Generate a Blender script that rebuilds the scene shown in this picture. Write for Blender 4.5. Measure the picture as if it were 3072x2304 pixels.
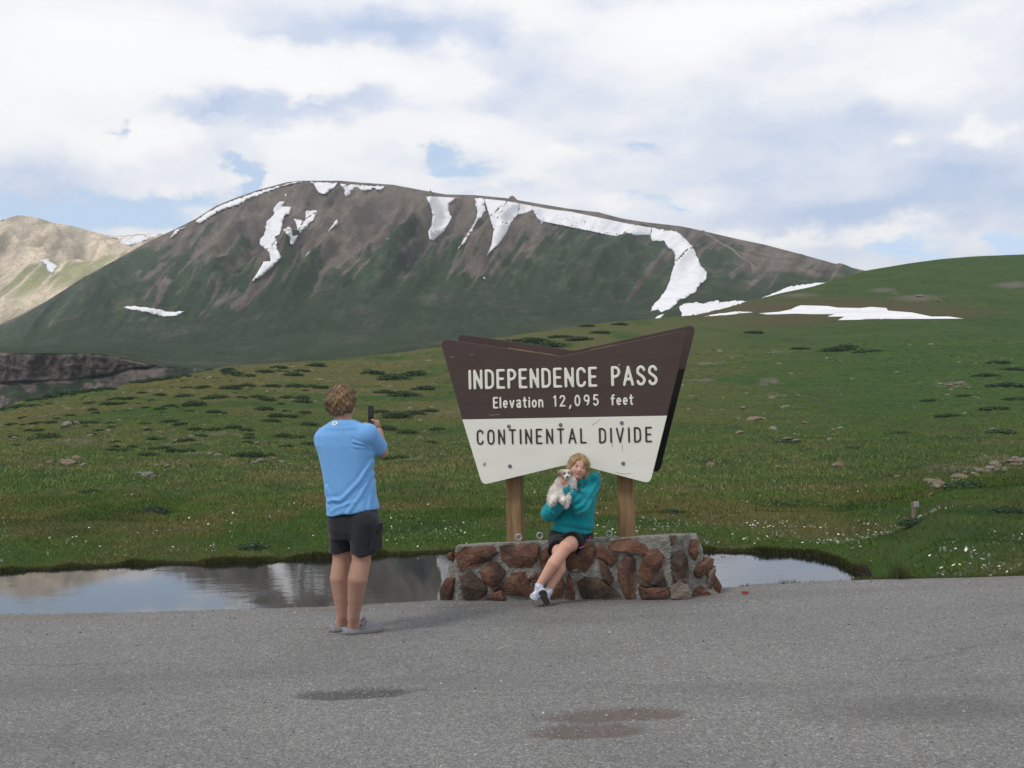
import bpy, bmesh, math, random
import numpy as np
from mathutils import Vector, Matrix
random.seed(7); rng = np.random.default_rng(7)
for o in list(bpy.data.objects): bpy.data.objects.remove(o)
scene = bpy.context.scene
# ------------------------------------------------------------------ camera
CAM_H = 1.69; FPX = 1100.0; PITCH = math.radians(0.52); ROLL = math.radians(1.5)
_F = np.array([0, math.cos(PITCH), math.sin(PITCH)])
_R0 = np.array([1.0, 0, 0]); _U0 = np.array([0, -math.sin(PITCH), math.cos(PITCH)])
_R = math.cos(ROLL)*_R0 - math.sin(ROLL)*_U0
_U = math.sin(ROLL)*_R0 + math.cos(ROLL)*_U0
cam_data = bpy.data.cameras.new('camera'); cam = bpy.data.objects.new('camera', cam_data)
scene.collection.objects.link(cam)
cam_data.sensor_width = 36.0; cam_data.lens = 36.0*FPX/1024.0
cam_data.clip_start = 0.05; cam_data.clip_end = 30000
cam.matrix_world = Matrix(((_R[0], _U[0], -_F[0], 0), (_R[1], _U[1], -_F[1], 0), (_R[2], _U[2], -_F[2], CAM_H), (0, 0, 0, 1)))
scene.camera = cam
# ------------------------------------------------------------------ light and exposure
SUN_EL = math.radians(52); SUN_AZ = math.radians(-128)      # azimuth measured from +Y towards +X: behind the camera, to the left
SUN_STRENGTH = 1.5; SUN_ANGLE = math.radians(10)
SKY_STRENGTH = 0.15
scene.view_settings.view_transform = 'Standard'
scene.view_settings.look = 'None'
scene.view_settings.gamma = 1.0
scene.view_settings.exposure = 0.10
scene.view_settings.use_curve_mapping = False
sun_dir = Vector((math.sin(SUN_AZ)*math.cos(SUN_EL), math.cos(SUN_AZ)*math.cos(SUN_EL), math.sin(SUN_EL)))
sl = bpy.data.lights.new('sun', 'SUN'); sl.energy = SUN_STRENGTH; sl.angle = SUN_ANGLE; sl.color = (1.0, 0.955, 0.89)
so = bpy.data.objects.new('sun', sl); scene.collection.objects.link(so)
so.rotation_euler = sun_dir.to_track_quat('Z', 'Y').to_euler()

def ray(px, py):                       # pixel of the 1024x768 picture -> direction
    return _F + _R*((px-512.0)/FPX) + _U*((384.0-py)/FPX)
def ue(sx, sy):                        # photograph pixel (3072 wide) -> lateral slope, vertical slope per metre of depth
    d = ray(sx/3.0, sy/3.0); return d[0]/d[1], d[2]/d[1]
def at(sx, sy, Y):                     # point on that line of sight at depth Y
    d = ray(sx/3.0, sy/3.0); return np.array([d[0]/d[1]*Y, Y, CAM_H + d[2]/d[1]*Y])
def ground_at(sx, sy, z=0.0):
    u, e = ue(sx, sy); Y = (z-CAM_H)/e; return np.array([u*Y, Y, z])
def plane_at(sx, sy, p0, n):
    d = ray(sx/3.0, sy/3.0); c = np.array([0, 0, CAM_H]); t = np.dot(p0-c, n)/np.dot(d, n); return c + d*t

# ------------------------------------------------------------------ node helpers
class NT:
    def __init__(s, tree): s.t = tree; s.n = tree.nodes; s.l = tree.links
    def new(s, kind, **kw):
        n = s.n.new(kind)
        for k, v in kw.items(): setattr(n, k, v)
        return n
    def put(s, sock, v):
        if hasattr(v, 'is_output'): s.l.new(v, sock)
        elif v is not None: sock.default_value = v
    def m(s, op, a, b=None, c=None, clamp=False):
        n = s.n.new('ShaderNodeMath'); n.operation = op; n.use_clamp = clamp
        s.put(n.inputs[0], a); s.put(n.inputs[1], b); s.put(n.inputs[2], c); return n.outputs[0]
    def v(s, op, a, b=None):
        n = s.n.new('ShaderNodeVectorMath'); n.operation = op; s.put(n.inputs[0], a); s.put(n.inputs[1], b)
        return n.outputs['Value'] if op in ('DOT_PRODUCT', 'LENGTH') else n.outputs['Vector']
    def noise(s, vec, scale, detail=4, rough=0.55, dist=0.0):
        n = s.n.new('ShaderNodeTexNoise'); s.put(n.inputs['Vector'], vec)
        n.inputs['Scale'].default_value = scale; n.inputs['Detail'].default_value = detail
        n.inputs['Roughness'].default_value = rough; n.inputs['Distortion'].default_value = dist
        return n.outputs['Fac']
    def noisec(s, vec, scale, detail=4, rough=0.55):
        n = s.n.new('ShaderNodeTexNoise'); s.put(n.inputs['Vector'], vec)
        n.inputs['Scale'].default_value = scale; n.inputs['Detail'].default_value = detail; n.inputs['Roughness'].default_value = rough
        return n.outputs['Color']
    def voro(s, vec, scale, feature='F1', out='Distance', rnd=1.0):
        n = s.n.new('ShaderNodeTexVoronoi'); n.feature = feature; s.put(n.inputs['Vector'], vec)
        n.inputs['Scale'].default_value = scale; n.inputs['Randomness'].default_value = rnd; return n.outputs[out]
    def ramp(s, fac, stops):
        n = s.n.new('ShaderNodeValToRGB'); s.put(n.inputs['Fac'], fac); el = n.color_ramp.elements
        while len(el) < len(stops): el.new(0.5)
        for e, (p, c) in zip(el, stops): e.position = p; e.color = (*c, 1) if len(c) == 3 else c
        return n.outputs['Color']
    def mix(s, fac, a, b, mode='MIX'):
        n = s.n.new('ShaderNodeMix'); n.data_type = 'RGBA'; n.blend_type = mode
        s.put(n.inputs[0], fac)
        for i, x in ((6, a), (7, b)):
            if isinstance(x, tuple) and len(x) == 3: x = (*x, 1)
            s.put(n.inputs[i], x)
        return n.outputs[2]
    def maprange(s, v, a, b, c=0.0, d=1.0, smooth=True):
        n = s.n.new('ShaderNodeMapRange'); n.interpolation_type = 'SMOOTHSTEP' if smooth else 'LINEAR'
        s.put(n.inputs[0], v)
        for i, x in enumerate((a, b, c, d)): n.inputs[i+1].default_value = x
        return n.outputs[0]
    def scalev(s, vec, xyz, loc=(0, 0, 0), rot=(0, 0, 0)):
        n = s.n.new('ShaderNodeMapping'); s.put(n.inputs['Vector'], vec)
        n.inputs['Scale'].default_value = xyz; n.inputs['Location'].default_value = loc; n.inputs['Rotation'].default_value = rot
        return n.outputs['Vector']

# ------------------------------------------------------------------ sky: daylight sky with a broken deck of cumulus
world = bpy.data.worlds.new('World'); scene.world = world; world.use_nodes = True
W = NT(world.node_tree); W.n.clear()
sky = W.new('ShaderNodeTexSky', sky_type='NISHITA'); sky.sun_disc = False
sky.sun_elevation = SUN_EL; sky.sun_rotation = SUN_AZ; sky.altitude = 3600; sky.air_density = 1.0; sky.dust_density = 1.5; sky.ozone_density = 1.0
gen = W.new('ShaderNodeTexCoord').outputs['Generated']
dirn = W.v('NORMALIZE', gen)
sep = W.new('ShaderNodeSeparateXYZ'); W.l.new(dirn, sep.inputs[0])
X_, Y_, Z_ = sep.outputs
az = W.m('ARCTAN2', X_, Y_); el = W.m('ARCSINE', Z_)
# cloud deck seen in perspective: project the direction on a layer
zz = W.m('ADD', W.m('MAXIMUM', Z_, 0.0), 0.22)
comb = W.new('ShaderNodeCombineXYZ'); W.l.new(W.m('DIVIDE', X_, zz), comb.inputs[0]); W.l.new(W.m('DIVIDE', Y_, zz), comb.inputs[1])
deck = comb.outputs[0]
warp = W.noisec(W.scalev(dirn, (1, 1, 1.9)), 9.0, 6, 0.58)
ws = W.new('ShaderNodeSeparateColor'); W.l.new(warp, ws.inputs[0])
warp2 = W.noisec(W.scalev(dirn, (1, 1, 1.3), (4, 2, 7)), 26.0, 5, 0.6); ws2 = W.new('ShaderNodeSeparateColor'); W.l.new(warp2, ws2.inputs[0])
azw = W.m('ADD', az, W.m('ADD', W.m('MULTIPLY', W.m('SUBTRACT', ws.outputs[0], 0.5), 0.13), W.m('MULTIPLY', W.m('SUBTRACT', ws2.outputs[0], 0.5), 0.044)))
elw = W.m('ADD', el, W.m('ADD', W.m('MULTIPLY', W.m('SUBTRACT', ws.outputs[1], 0.5), 0.06), W.m('MULTIPLY', W.m('SUBTRACT', ws2.outputs[1], 0.5), 0.034)))
cw = W.new('ShaderNodeCombineXYZ'); W.l.new(azw, cw.inputs[0]); W.l.new(elw, cw.inputs[1]); skyuv = cw.outputs[0]
def sky_blobs(lst):
    tot = 0.0
    for (px, py, ax, ay, amp) in lst:
        d = ray(px, py); a0 = math.atan2(d[0], d[1]); e0 = math.asin(d[2]/np.linalg.norm(d)); sx, sy = FPX/(ax*1.75), FPX/(ay*1.75)
        g = W.new('ShaderNodeTexGradient', gradient_type='QUADRATIC_SPHERE')
        W.l.new(W.scalev(skyuv, (sx, sy, 1), (-a0*sx, -e0*sy, 0)), g.inputs[0])
        tot = W.m('MULTIPLY_ADD', g.outputs['Fac'], amp*1.1, tot)
    return tot
nz1 = W.noise(deck, 2.3, 6, 0.56, 0.3)
nz2 = W.noise(W.scalev(dirn, (1, 1, 1.7)), 13.0, 6, 0.6, 0.1)
nz3 = W.noise(W.scalev(dirn, (1, 1, 2.0), (3, 1, 2)), 5.0, 3, 0.55)
gaps = sky_blobs([(60, 212, 150, 17, 1.7), (232, 178, 16, 34, 1.2), (240, 200, 30, 14, 0.9), (432, 152, 20, 18, 1.0), (455, 172, 30, 9, 0.7),
                  (645, 150, 30, 10, 0.8), (640, 200, 45, 10, 0.7), (985, 240, 70, 13, 1.1), (905, 250, 40, 8, 0.5), (110, 118, 14, 8, 0.6),
                  (150, 22, 30, 10, 0.5), (690, 205, 40, 10, 0.6)])
fills = sky_blobs([(130, 60, 170, 60, 0.9), (370, 70, 140, 32, 0.9), (130, 155, 90, 30, 0.9), (318, 143, 85, 34, 0.9), (545, 163, 48, 22, 0.9),
                   (760, 60, 260, 70, 0.8), (800, 238, 90, 12, 0.8), (620, 203, 26, 9, 0.8), (960, 243, 14, 8, 0.8)])
cover = W.m('ADD', W.m('SUBTRACT', fills, gaps), W.m('ADD', W.m('MULTIPLY', W.m('SUBTRACT', nz1, 0.5), 1.6), W.m('MULTIPLY', W.m('SUBTRACT', nz2, 0.5), 1.2)))
cover = W.maprange(cover, -0.72, 0.0, 0.55, 1.0)
brt = sky_blobs([(110, 45, 120, 55, .75), (60, 120, 90, 35, .55), (250, 75, 80, 22, .5), (470, 130, 70, 20, .4), (375, 75, 90, 24, .6), (300, 70, 50, 25, .4), (140, 140, 60, 20, .6), (205, 128, 22, 16, .5),
                 (320, 130, 70, 22, .6), (300, 160, 60, 18, .35), (545, 150, 48, 16, .7), (520, 175, 40, 14, .4), (790, 12, 130, 22, .7), (880, 88, 60, 22, .55), (930, 70, 60, 40, .35),
                 (690, 45, 100, 30, .3), (800, 238, 85, 9, .7), (900, 238, 30, 10, .6), (985, 136, 14, 12, .75), (905, 143, 18, 10, .55), (620, 204, 24, 8, .6), (700, 202, 20, 6, .5), (540, 20, 50, 25, .4), (640, 30, 60, 30, .3)])
drk = sky_blobs([(400, 25, 120, 17, .9), (300, 40, 60, 10, .4), (215, 108, 110, 17, .9), (330, 100, 90, 10, .6), (480, 45, 30, 18, .6), (495, 95, 50, 16, .4), (520, 70, 40, 30, .3),
                 (860, 212, 170, 20, 1.1), (960, 175, 110, 22, .7), (720, 175, 150, 26, .45), (640, 130, 130, 28, .3), (770, 130, 120, 26, .35), (880, 125, 80, 18, .3),
                 (35, 180, 90, 20, .5), (230, 150, 40, 20, .25), (890, 18, 50, 10, .35)])
lit = W.m('ADD', W.m('SUBTRACT', brt, drk), W.m('ADD', W.m('MULTIPLY', W.m('SUBTRACT', nz3, 0.5), 0.9), W.m('MULTIPLY', W.m('SUBTRACT', nz2, 0.5), 0.85)))
cloudc = W.ramp(W.maprange(lit, -0.85, 0.55, 0, 1, False), [(0.0, (0.50, 0.61, 0.80)), (0.30, (0.66, 0.725, 0.865)), (0.50, (0.79, 0.825, 0.90)), (0.70, (0.93, 0.935, 0.95)), (1.0, (0.99, 0.99, 0.985))])
skyc = W.v('MULTIPLY', sky.outputs[0], (SKY_STRENGTH, SKY_STRENGTH, SKY_STRENGTH))
skyc = W.v('MULTIPLY', skyc, (1.0, 1.0, 1.0))
veil = W.mix(W.maprange(cover, 0.55, 0.8), (0.72, 0.86, 1.0), cloudc)
allsky = W.mix(cover, skyc, veil)
# below the horizon: dull ground light
allsky = W.mix(W.maprange(Z_, -0.06, -0.005), (0.09, 0.10, 0.07), allsky)
bg = W.new('ShaderNodeBackground'); W.l.new(allsky, bg.inputs[0]); bg.inputs[1].default_value = 1.0
world.cycles.sampling_method = 'MANUAL'; world.cycles.sample_map_resolution = 512
wo = W.new('ShaderNodeOutputWorld'); W.l.new(bg.outputs[0], wo.inputs[0])

# ------------------------------------------------------------------ object helpers
COL = scene.collection
MATS = {}
def tag(o, label=None, cat=None, group=None, kind=None):
    if label: o['label'] = label
    if cat: o['category'] = cat
    if group: o['group'] = group
    if kind: o['kind'] = kind
    return o
def mesh_from(name, verts, faces, mat=None, smooth=False, attrs=None, mats=None, midx=None):
    me = bpy.data.meshes.new(name)
    verts = np.asarray(verts, dtype=np.float32); nv = len(verts)
    if isinstance(faces, np.ndarray):
        nf, k = faces.shape
        me.vertices.add(nv); me.vertices.foreach_set('co', verts.ravel())
        me.loops.add(nf*k); me.loops.foreach_set('vertex_index', faces.astype(np.int32).ravel())
        me.polygons.add(nf); me.polygons.foreach_set('loop_start', np.arange(0, nf*k, k, dtype=np.int32))
        me.update(calc_edges=True)
    else:
        me.from_pydata([tuple(map(float, v)) for v in verts], [], faces)
    if smooth: me.polygons.foreach_set('use_smooth', np.ones(len(me.polygons), dtype=bool))
    for an, av in (attrs or {}).items():
        av = np.asarray(av, dtype=np.float32)
        if av.ndim == 1:
            a = me.attributes.new(an, 'FLOAT', 'POINT'); a.data.foreach_set('value', av)
        else:
            a = me.attributes.new(an, 'FLOAT_COLOR', 'POINT')
            a.data.foreach_set('color', np.concatenate([av, np.ones((len(av), 1), np.float32)], 1).ravel())
    for m_ in (mats or ([mat] if mat else [])): me.materials.append(m_)
    if midx is not None: me.polygons.foreach_set('material_index', np.asarray(midx, dtype=np.int32))
    me.update(); return me
def base_of(o):
    b = np.array(o.location)
    while o.parent: o = o.parent; b = b + np.array(o.location)
    return b
def mk(name, verts, faces, mat=None, parent=None, base=None, **kw):
    """mesh object whose vertices are given in world coordinates"""
    verts = np.asarray(verts, dtype=np.float64)
    pb = base_of(parent) if parent else np.zeros(3)
    b = np.asarray(base, dtype=float) if base is not None else pb
    me = mesh_from(name, verts-b, faces, mat, **kw)
    o = bpy.data.objects.new(name, me); COL.objects.link(o); o.location = b-pb
    if parent: o.parent = parent
    return o
def empty(name, loc, label, cat, group=None):
    o = bpy.data.objects.new(name, None); COL.objects.link(o); o.location = loc; o.empty_display_size = 0.1
    return tag(o, label, cat, group)
def inst(name, me, loc, parent=None, rot=(0, 0, 0), scale=(1, 1, 1)):
    o = bpy.data.objects.new(name, me); COL.objects.link(o)
    pb = base_of(parent) if parent else np.zeros(3)
    o.location = np.asarray(loc, float)-pb; o.rotation_euler = rot; o.scale = scale
    if parent: o.parent = parent
    return o
# ------------------------------------------------------------------ noise in numpy
def _h(i, j, k=0):
    n = (i.astype(np.int64)*374761393 + j.astype(np.int64)*668265263 + np.asarray(k, dtype=np.int64)*2147483647) & 0x7fffffff
    n = ((n ^ (n >> 13))*1274126177) & 0x7fffffff
    return ((n ^ (n >> 16)) & 0xffff)/65535.0
def vn(x, y, seed=0):
    x = np.asarray(x, float)+1000.3; y = np.asarray(y, float)+1000.7
    i = np.floor(x); j = np.floor(y); fx = x-i; fy = y-j
    fx = fx*fx*(3-2*fx); fy = fy*fy*(3-2*fy)
    a = _h(i, j, seed); b = _h(i+1, j, seed); c = _h(i, j+1, seed); d = _h(i+1, j+1, seed)
    return (a*(1-fx)+b*fx)*(1-fy)+(c*(1-fx)+d*fx)*fy
def fbm(x, y, oct=4, seed=0, rough=0.5):
    s = 0; a = 1; t = 0
    for o in range(oct): s = s+a*vn(x*2**o, y*2**o, seed+o*17); t += a; a *= rough
    return s/t
def sstep(a, b, x): t = np.clip((x-a)/(b-a), 0, 1); return t*t*(3-2*t)
# ------------------------------------------------------------------ materials
def mat_base(name):
    m = bpy.data.materials.new(name); m.use_nodes = True; T = NT(m.node_tree); T.n.clear()
    out = T.new('ShaderNodeOutputMaterial'); b = T.new('ShaderNodeBsdfPrincipled'); T.l.new(b.outputs[0], out.inputs[0])
    T.b = b; T.out = out; T.obj = T.new('ShaderNodeTexCoord').outputs['Object']
    T.pos = T.new('ShaderNodeNewGeometry').outputs['Position']
    return m, T
def bump(T, h, strength=0.3, dist=0.01):
    n = T.new('ShaderNodeBump'); n.inputs['Strength'].default_value = strength; n.inputs['Distance'].default_value = dist
    T.put(n.inputs['Height'], h); T.l.new(n.outputs[0], T.b.inputs['Normal'])
def plain(name, c1, c2=None, scale=20, rough=0.8, bscale=None, bstr=0.2, bdist=0.005, spec=0.3, metal=0.0, detail=4, vec_scale=(1, 1, 1), sub=0.0):
    if name in MATS: return MATS[name]
    m, T = mat_base(name); v = T.scalev(T.obj, vec_scale)
    c2 = c2 or tuple(x*0.8 for x in c1)
    T.put(T.b.inputs['Base Color'], T.ramp(T.noise(v, scale, detail), [(0.3, c2), (0.7, c1)]))
    T.b.inputs['Roughness'].default_value = rough; T.b.inputs['Specular IOR Level'].default_value = spec; T.b.inputs['Metallic'].default_value = metal
    if sub: T.b.inputs['Subsurface Weight'].default_value = sub; T.b.inputs['Subsurface Radius'].default_value = (0.01, 0.004, 0.002); T.b.inputs['Subsurface Scale'].default_value = 0.5
    if bscale: bump(T, T.noise(v, bscale, 5), bstr, bdist)
    MATS[name] = m; return m
# ================================================================== THE SETTING
def gridfaces(nr, nc, flip=False):
    i = np.arange(nr-1)[:, None]*nc + np.arange(nc-1)[None, :]
    q = np.stack([i, i+1, i+nc+1, i+nc], -1).reshape(-1, 4)
    return q[:, ::-1].copy() if flip else q
def uepts(pts): a = np.array([ue(*p) for p in pts]); o = np.argsort(a[:, 0]); return a[o, 0], a[o, 1]
def interp_e(pts):
    U, E = uepts(pts); return lambda u: np.interp(u, U, E)
WATER_Z = -0.8
# --- lot edge in plan
lot_edge = np.array([ground_at(*p) for p in [(-500, 1850), (0, 1845), (347, 1838), (694, 1829), (1000, 1820), (1330, 1800), (1700, 1786), (2158, 1763), (2298, 1754), (2610, 1738), (2795, 1735), (3072, 1727), (3600, 1715)]])
def lot_edge_y(x): return np.interp(x, lot_edge[:, 0], lot_edge[:, 1]) + 0.04*(fbm(np.asarray(x)*2.2, 0*np.asarray(x), 3, 5)-0.5)
# --- far bank of the pond (waterline) in plan
bank = [(-900, 1745), (0, 1716), (203, 1704), (407, 1695), (633, 1690), (859, 1682), (995, 1672), (1330, 1658), (1700, 1650), (2099, 1650), (2321, 1658), (2443, 1668), (2506, 1686), (2560, 1711), (2600, 1728)]
bp = np.array([ground_at(sx, sy, WATER_Z) for sx, sy in bank]); bu = bp[:, 0]/bp[:, 1]
u_end = bu[-1]
bu = np.append(bu, [u_end+0.025, u_end+0.06, 2.5]); by = np.append(bp[:, 1], [10.1, 9.55, 9.35])
def bank_y(u):
    y = np.interp(u, bu, by); return y + 0.35*(fbm(u*55, u*0, 4, 9)-0.5)*np.clip((u_end+0.02-u)*30, 0, 1)
e_mead = interp_e([(-900, 1380), (0, 1388), (500, 1400), (1000, 1405), (1400, 1404), (2072, 1402), (2300, 1394), (2500, 1395), (2700, 1391), (2800, 1380), (2900, 1370), (3000, 1364), (3072, 1368), (3900, 1360)])
CREST = [(-900, 1330), (0, 1226), (90, 1192), (203, 1176), (353, 1160), (407, 1143), (588, 1120), (678, 1098), (859, 1087), (995, 1080), (1178, 1060), (1327, 1040), (1481, 1015), (1662, 988), (1797, 970), (1933, 958), (2097, 944), (2242, 907), (2339, 880), (2436, 860), (2494, 843), (2596, 812), (2727, 790), (2824, 777), (2921, 769), (3072, 763), (3900, 740)]
e_crest = interp_e(CREST)
CU = [ue(sx, 1200)[0] for sx in (0, 600, 1330, 2070, 2600, 3072)]
def d_crest(u): return np.interp(u, CU, [150, 190, 290, 420, 620, 700])
def pw(u): return np.interp(u, CU, [1.15, 1.25, 1.6, 1.8, 1.8, 1.8])
D1 = 38.0
def ground_z(u, Y):
    u = np.asarray(u, float); Y = np.asarray(Y, float); X = u*Y
    Yn = bank_y(u); zn = np.interp(u, [u_end-0.02, u_end+0.02, u_end+0.07], [WATER_Z+0.035, WATER_Z+0.25, -0.10])
    e1 = e_mead(u); z1 = CAM_H+e1*D1
    Dc = d_crest(u); zc = CAM_H+e_crest(u)*Dc
    s = np.clip((Y-Yn)/(D1-Yn), 0, 1); za = zn+(z1-zn)*s
    t = np.clip((Y-D1)/(Dc-D1), 0, 1); zb = z1+(zc-z1)*t**pw(u)
    z = np.where(Y < D1, za, zb)
    z = np.where(Y > Dc, zc-(Y-Dc)*0.12-np.clip(Y-Dc, 0, None)**2*0.0004, z)
    # relief: hummocks in the meadow, swells on the hill
    f1 = sstep(0, 2.5, Y-Yn)*(1-sstep(90, 160, Y))
    z = z + f1*(0.16*(fbm(X*0.9, Y*0.9, 3, 3)-0.5) + 0.30*(fbm(X*0.22, Y*0.22, 3, 8)-0.5)*sstep(16, 24, Y))
    f2 = sstep(42, 90, Y)*(1-sstep(0.75, 0.99, t))
    z = z + f2*(1.1*(fbm(X*0.03, Y*0.02, 4, 12)-0.5)*np.clip(Y/120, 0.3, 2.2))
    return z
ucore = np.linspace(-0.62, 0.62, 520)
ucols = np.concatenate([np.linspace(-2.2, -0.63, 34), ucore, np.linspace(0.63, 2.2, 34)])
r1 = np.linspace(0, 1, 110)**1.25; r2 = np.linspace(0, 1, 200)
rows = []
Yn = bank_y(ucols); Dc = d_crest(ucols)
for k, (dy, dz) in enumerate([(-0.6, -1.6), (-0.04, -0.06), (-0.015, -0.01)]):
    rows.append(np.stack([ucols*(Yn+dy), Yn+dy, ground_z(ucols, Yn+0.001)+dz], 1))
for s in r1:
    Y = Yn+(D1-Yn)*s; rows.append(np.stack([ucols*Y, Y, ground_z(ucols, Y)], 1))
for s in r2[1:]:
    Y = D1*(Dc/D1)**s; rows.append(np.stack([ucols*Y, Y, ground_z(ucols, Y)], 1))
for k in (1.04, 1.12, 1.25, 1.5):
    Y = Dc*k; rows.append(np.stack([ucols*Y, Y, ground_z(ucols, Y)], 1))
V = np.concatenate(rows); nr = len(rows); nc = len(ucols)
Uv = V[:, 0]/V[:, 1]; Yv = V[:, 1]
# soil / rock masks (they are the ground's own cover)
bare = fbm(V[:, 0]*0.13, V[:, 1]*0.07, 4, 21)*0.6+fbm(V[:, 0]*0.5, V[:, 1]*0.3, 3, 22)*0.4
bare = 0.8*sstep(0.58, 0.74, bare)*sstep(30, 45, Yv)*(1-sstep(150, 260, Yv))
edge = (1-sstep(0.0, 0.12, Yv-np.tile(Yn, nr)))*(Uv < u_end+0.05)
def near_px(V, pts, rad):            # mask round traced places on the hill, in metres of lateral size
    m = np.zeros(len(V))
    for (sx, sy, ax, ay) in pts:
        u, e = ue(sx, sy); uu = V[:, 0]/V[:, 1]; ee = (V[:, 2]-CAM_H)/V[:, 1]
        m = np.maximum(m, np.exp(-((uu-u)/(ax/3/FPX))**2-((ee-e)/(ay/3/FPX))**2))
    return m
earthm = near_px(V, [(2480, 925, 260, 30), (2380, 960, 170, 16), (2700, 925, 180, 18), (2300, 925, 160, 22), (2850, 940, 120, 14), (2150, 945, 120, 10)], 1)
paleg = near_px(V, [(2750, 895, 110, 16), (2650, 870, 60, 10), (3040, 855, 90, 16), (2860, 1155, 80, 16), (2330, 1055, 60, 10), (2120, 1090, 60, 10), (2300, 1145, 60, 20), (2320, 1185, 40, 8), (2110, 1140, 70, 8), (2990, 1375, 120, 18), (2850, 1405, 140, 24), (2400, 885, 80, 10)], 1)
bare = np.maximum(bare*(1-sstep(0.1, 0.3, Uv)), paleg*0.9)
yellow = sstep(0.22, 0.52, fbm(V[:, 0]*0.08+3, V[:, 1]*0.05, 3, 31))*(1-sstep(0.05, 0.35, Uv))*sstep(45, 80, Yv)
dryf = sstep(0.5, 0.68, fbm(V[:, 0]*0.35+3, V[:, 1]*0.25, 3, 33))*(1-sstep(36, 70, Yv))
def ground_mat():
    m, T = mat_base('alpine_turf')
    p = T.pos; n1 = T.noise(p, 0.05, 6, 0.6); n2 = T.noise(p, 0.6, 6, 0.62); n3 = T.noise(p, 6.0, 5, 0.65); n4 = T.noise(T.scalev(p, (0.5, 0.18, 0.5)), 1.0, 5, 0.6); n5 = T.noise(T.scalev(p, (1, 0.25, 1)), 2.2, 6, 0.7)
    def attr(n): a = T.new('ShaderNodeAttribute'); a.attribute_name = n; return a.outputs['Fac']
    g = T.ramp(n1, [(0.3, (0.025, 0.060, 0.012)), (0.5, (0.038, 0.078, 0.015)), (0.7, (0.054, 0.090, 0.020))])
    g = T.mix(T.maprange(n4, 0.45, 0.7), g, (0.024, 0.044, 0.016))
    g = T.mix(T.m('MULTIPLY', attr('yellow'), 0.85), g, (0.098, 0.090, 0.032))
    g = T.mix(T.m('MULTIPLY', attr('dry'), 0.75), g, (0.105, 0.085, 0.036))
    g = T.mix(T.maprange(n2, 0.5, 0.75), g, (0.060, 0.088, 0.025))
    g = T.mix(T.m('MULTIPLY', T.maprange(n3, 0.5, 0.8), 0.5), g, (0.085, 0.112, 0.038))
    g = T.mix(T.m('MULTIPLY', T.maprange(n5, 0.50, 0.72), 0.55), g, (0.022, 0.036, 0.013)); g = T.mix(T.m('MULTIPLY', T.maprange(n5, 0.48, 0.28), 0.40), g, (0.088, 0.106, 0.034))
    rock = T.ramp(T.noise(p, 1.6, 6, 0.7), [(0.3, (0.075, 0.066, 0.05)), (0.6, (0.16, 0.14, 0.115)), (0.75, (0.30, 0.28, 0.24))])
    bf = T.maprange(T.m('ADD', attr('bare'), T.m('MULTIPLY', T.m('SUBTRACT', n2, 0.5), 1.3)), 0.45, 0.85)
    g = T.mix(T.m('MULTIPLY', bf, 0.85), g, rock)
    g = T.mix(T.m('MULTIPLY', attr('earth'), 0.9), g, (0.080, 0.058, 0.032))
    g = T.mix(attr('edge'), g, (0.040, 0.032, 0.020))
    T.put(T.b.inputs['Base Color'], g); T.b.inputs['Roughness'].default_value = 0.95; T.b.inputs['Specular IOR Level'].default_value = 0.1
    bump(T, T.m('ADD', T.m('MULTIPLY', n2, 1.0), T.m('MULTIPLY', n3, 0.3)), 0.9, 0.5)
    return m
GM = ground_mat()
hill = mk('meadow_and_hillside', V, gridfaces(nr, nc), GM, smooth=True, attrs={'bare': bare, 'edge': edge, 'earth': earthm, 'yellow': yellow, 'dry': dryf})
tag(hill, kind='structure', label='green alpine meadow rising into grassy hills behind the pond')
# find the point of the hillside on a line of sight
_dd = np.geomspace(17, 700, 900)
def on_hill(sx, sy):
    u, e = ue(sx, sy); d = _dd[_dd <= d_crest(u)*1.0]; ez = (ground_z(np.full_like(d, u), d)-CAM_H)/d
    k = np.argmax(ez >= e) if (ez >= e).any() else len(d)-1
    return np.array([u*d[k], d[k], float(ground_z(u, d[k]))])
# base ground under everything, far wider than the view
bd = []
for r in (3, 60, 400, 2000, 7000):
    for k in range(48): a = 2*math.pi*k/48; bd.append((r*math.cos(a), r*math.sin(a)+5, -2.6))
bf = [(i*48+j, i*48+(j+1) % 48, (i+1)*48+(j+1) % 48, (i+1)*48+j) for i in range(4) for j in range(48)] + [tuple(range(47, -1, -1))[::-1]]
tag(mk('ground', np.array(bd), bf, plain('ground_turf', (0.05, 0.07, 0.022), (0.03, 0.045, 0.015), 0.05, 0.95)), 'wide dull green ground under the valley', kind='structure')

# --- pond
def water_mat():
    m, T = mat_base('pond_water'); b = T.b
    b.inputs['Base Color'].default_value = (0.012, 0.014, 0.012, 1); b.inputs['Roughness'].default_value = 0.03; b.inputs['IOR'].default_value = 1.5
    b.inputs['Specular IOR Level'].default_value = 0.6
    n = T.noise(T.scalev(T.pos, (1.0, 2.2, 1)), 2.2, 4, 0.55); n2 = T.noise(T.scalev(T.pos, (3.0, 9.0, 1)), 2.0, 3, 0.5)
    patch = T.maprange(T.noise(T.pos, 0.35, 3), 0.42, 0.62, 0.15, 1.0)
    bump(T, T.m('MULTIPLY', T.m('ADD', n, T.m('MULTIPLY', n2, 0.35)), patch), 0.05, 0.03)
    return m
pu = np.linspace(-1.2, u_end+0.03, 90); pyy = bank_y(pu)+0.12
pv = [(-26, 6.0, WATER_Z), (8.0, 6.0, WATER_Z)]+[(a*b, b, WATER_Z) for a, b in zip(pu[::-1], pyy[::-1])]
tag(mk('pond_water', pv, [tuple(range(len(pv)))], water_mat()), 'still pond reflecting clouds and snowy mountain', kind='structure')

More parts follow.
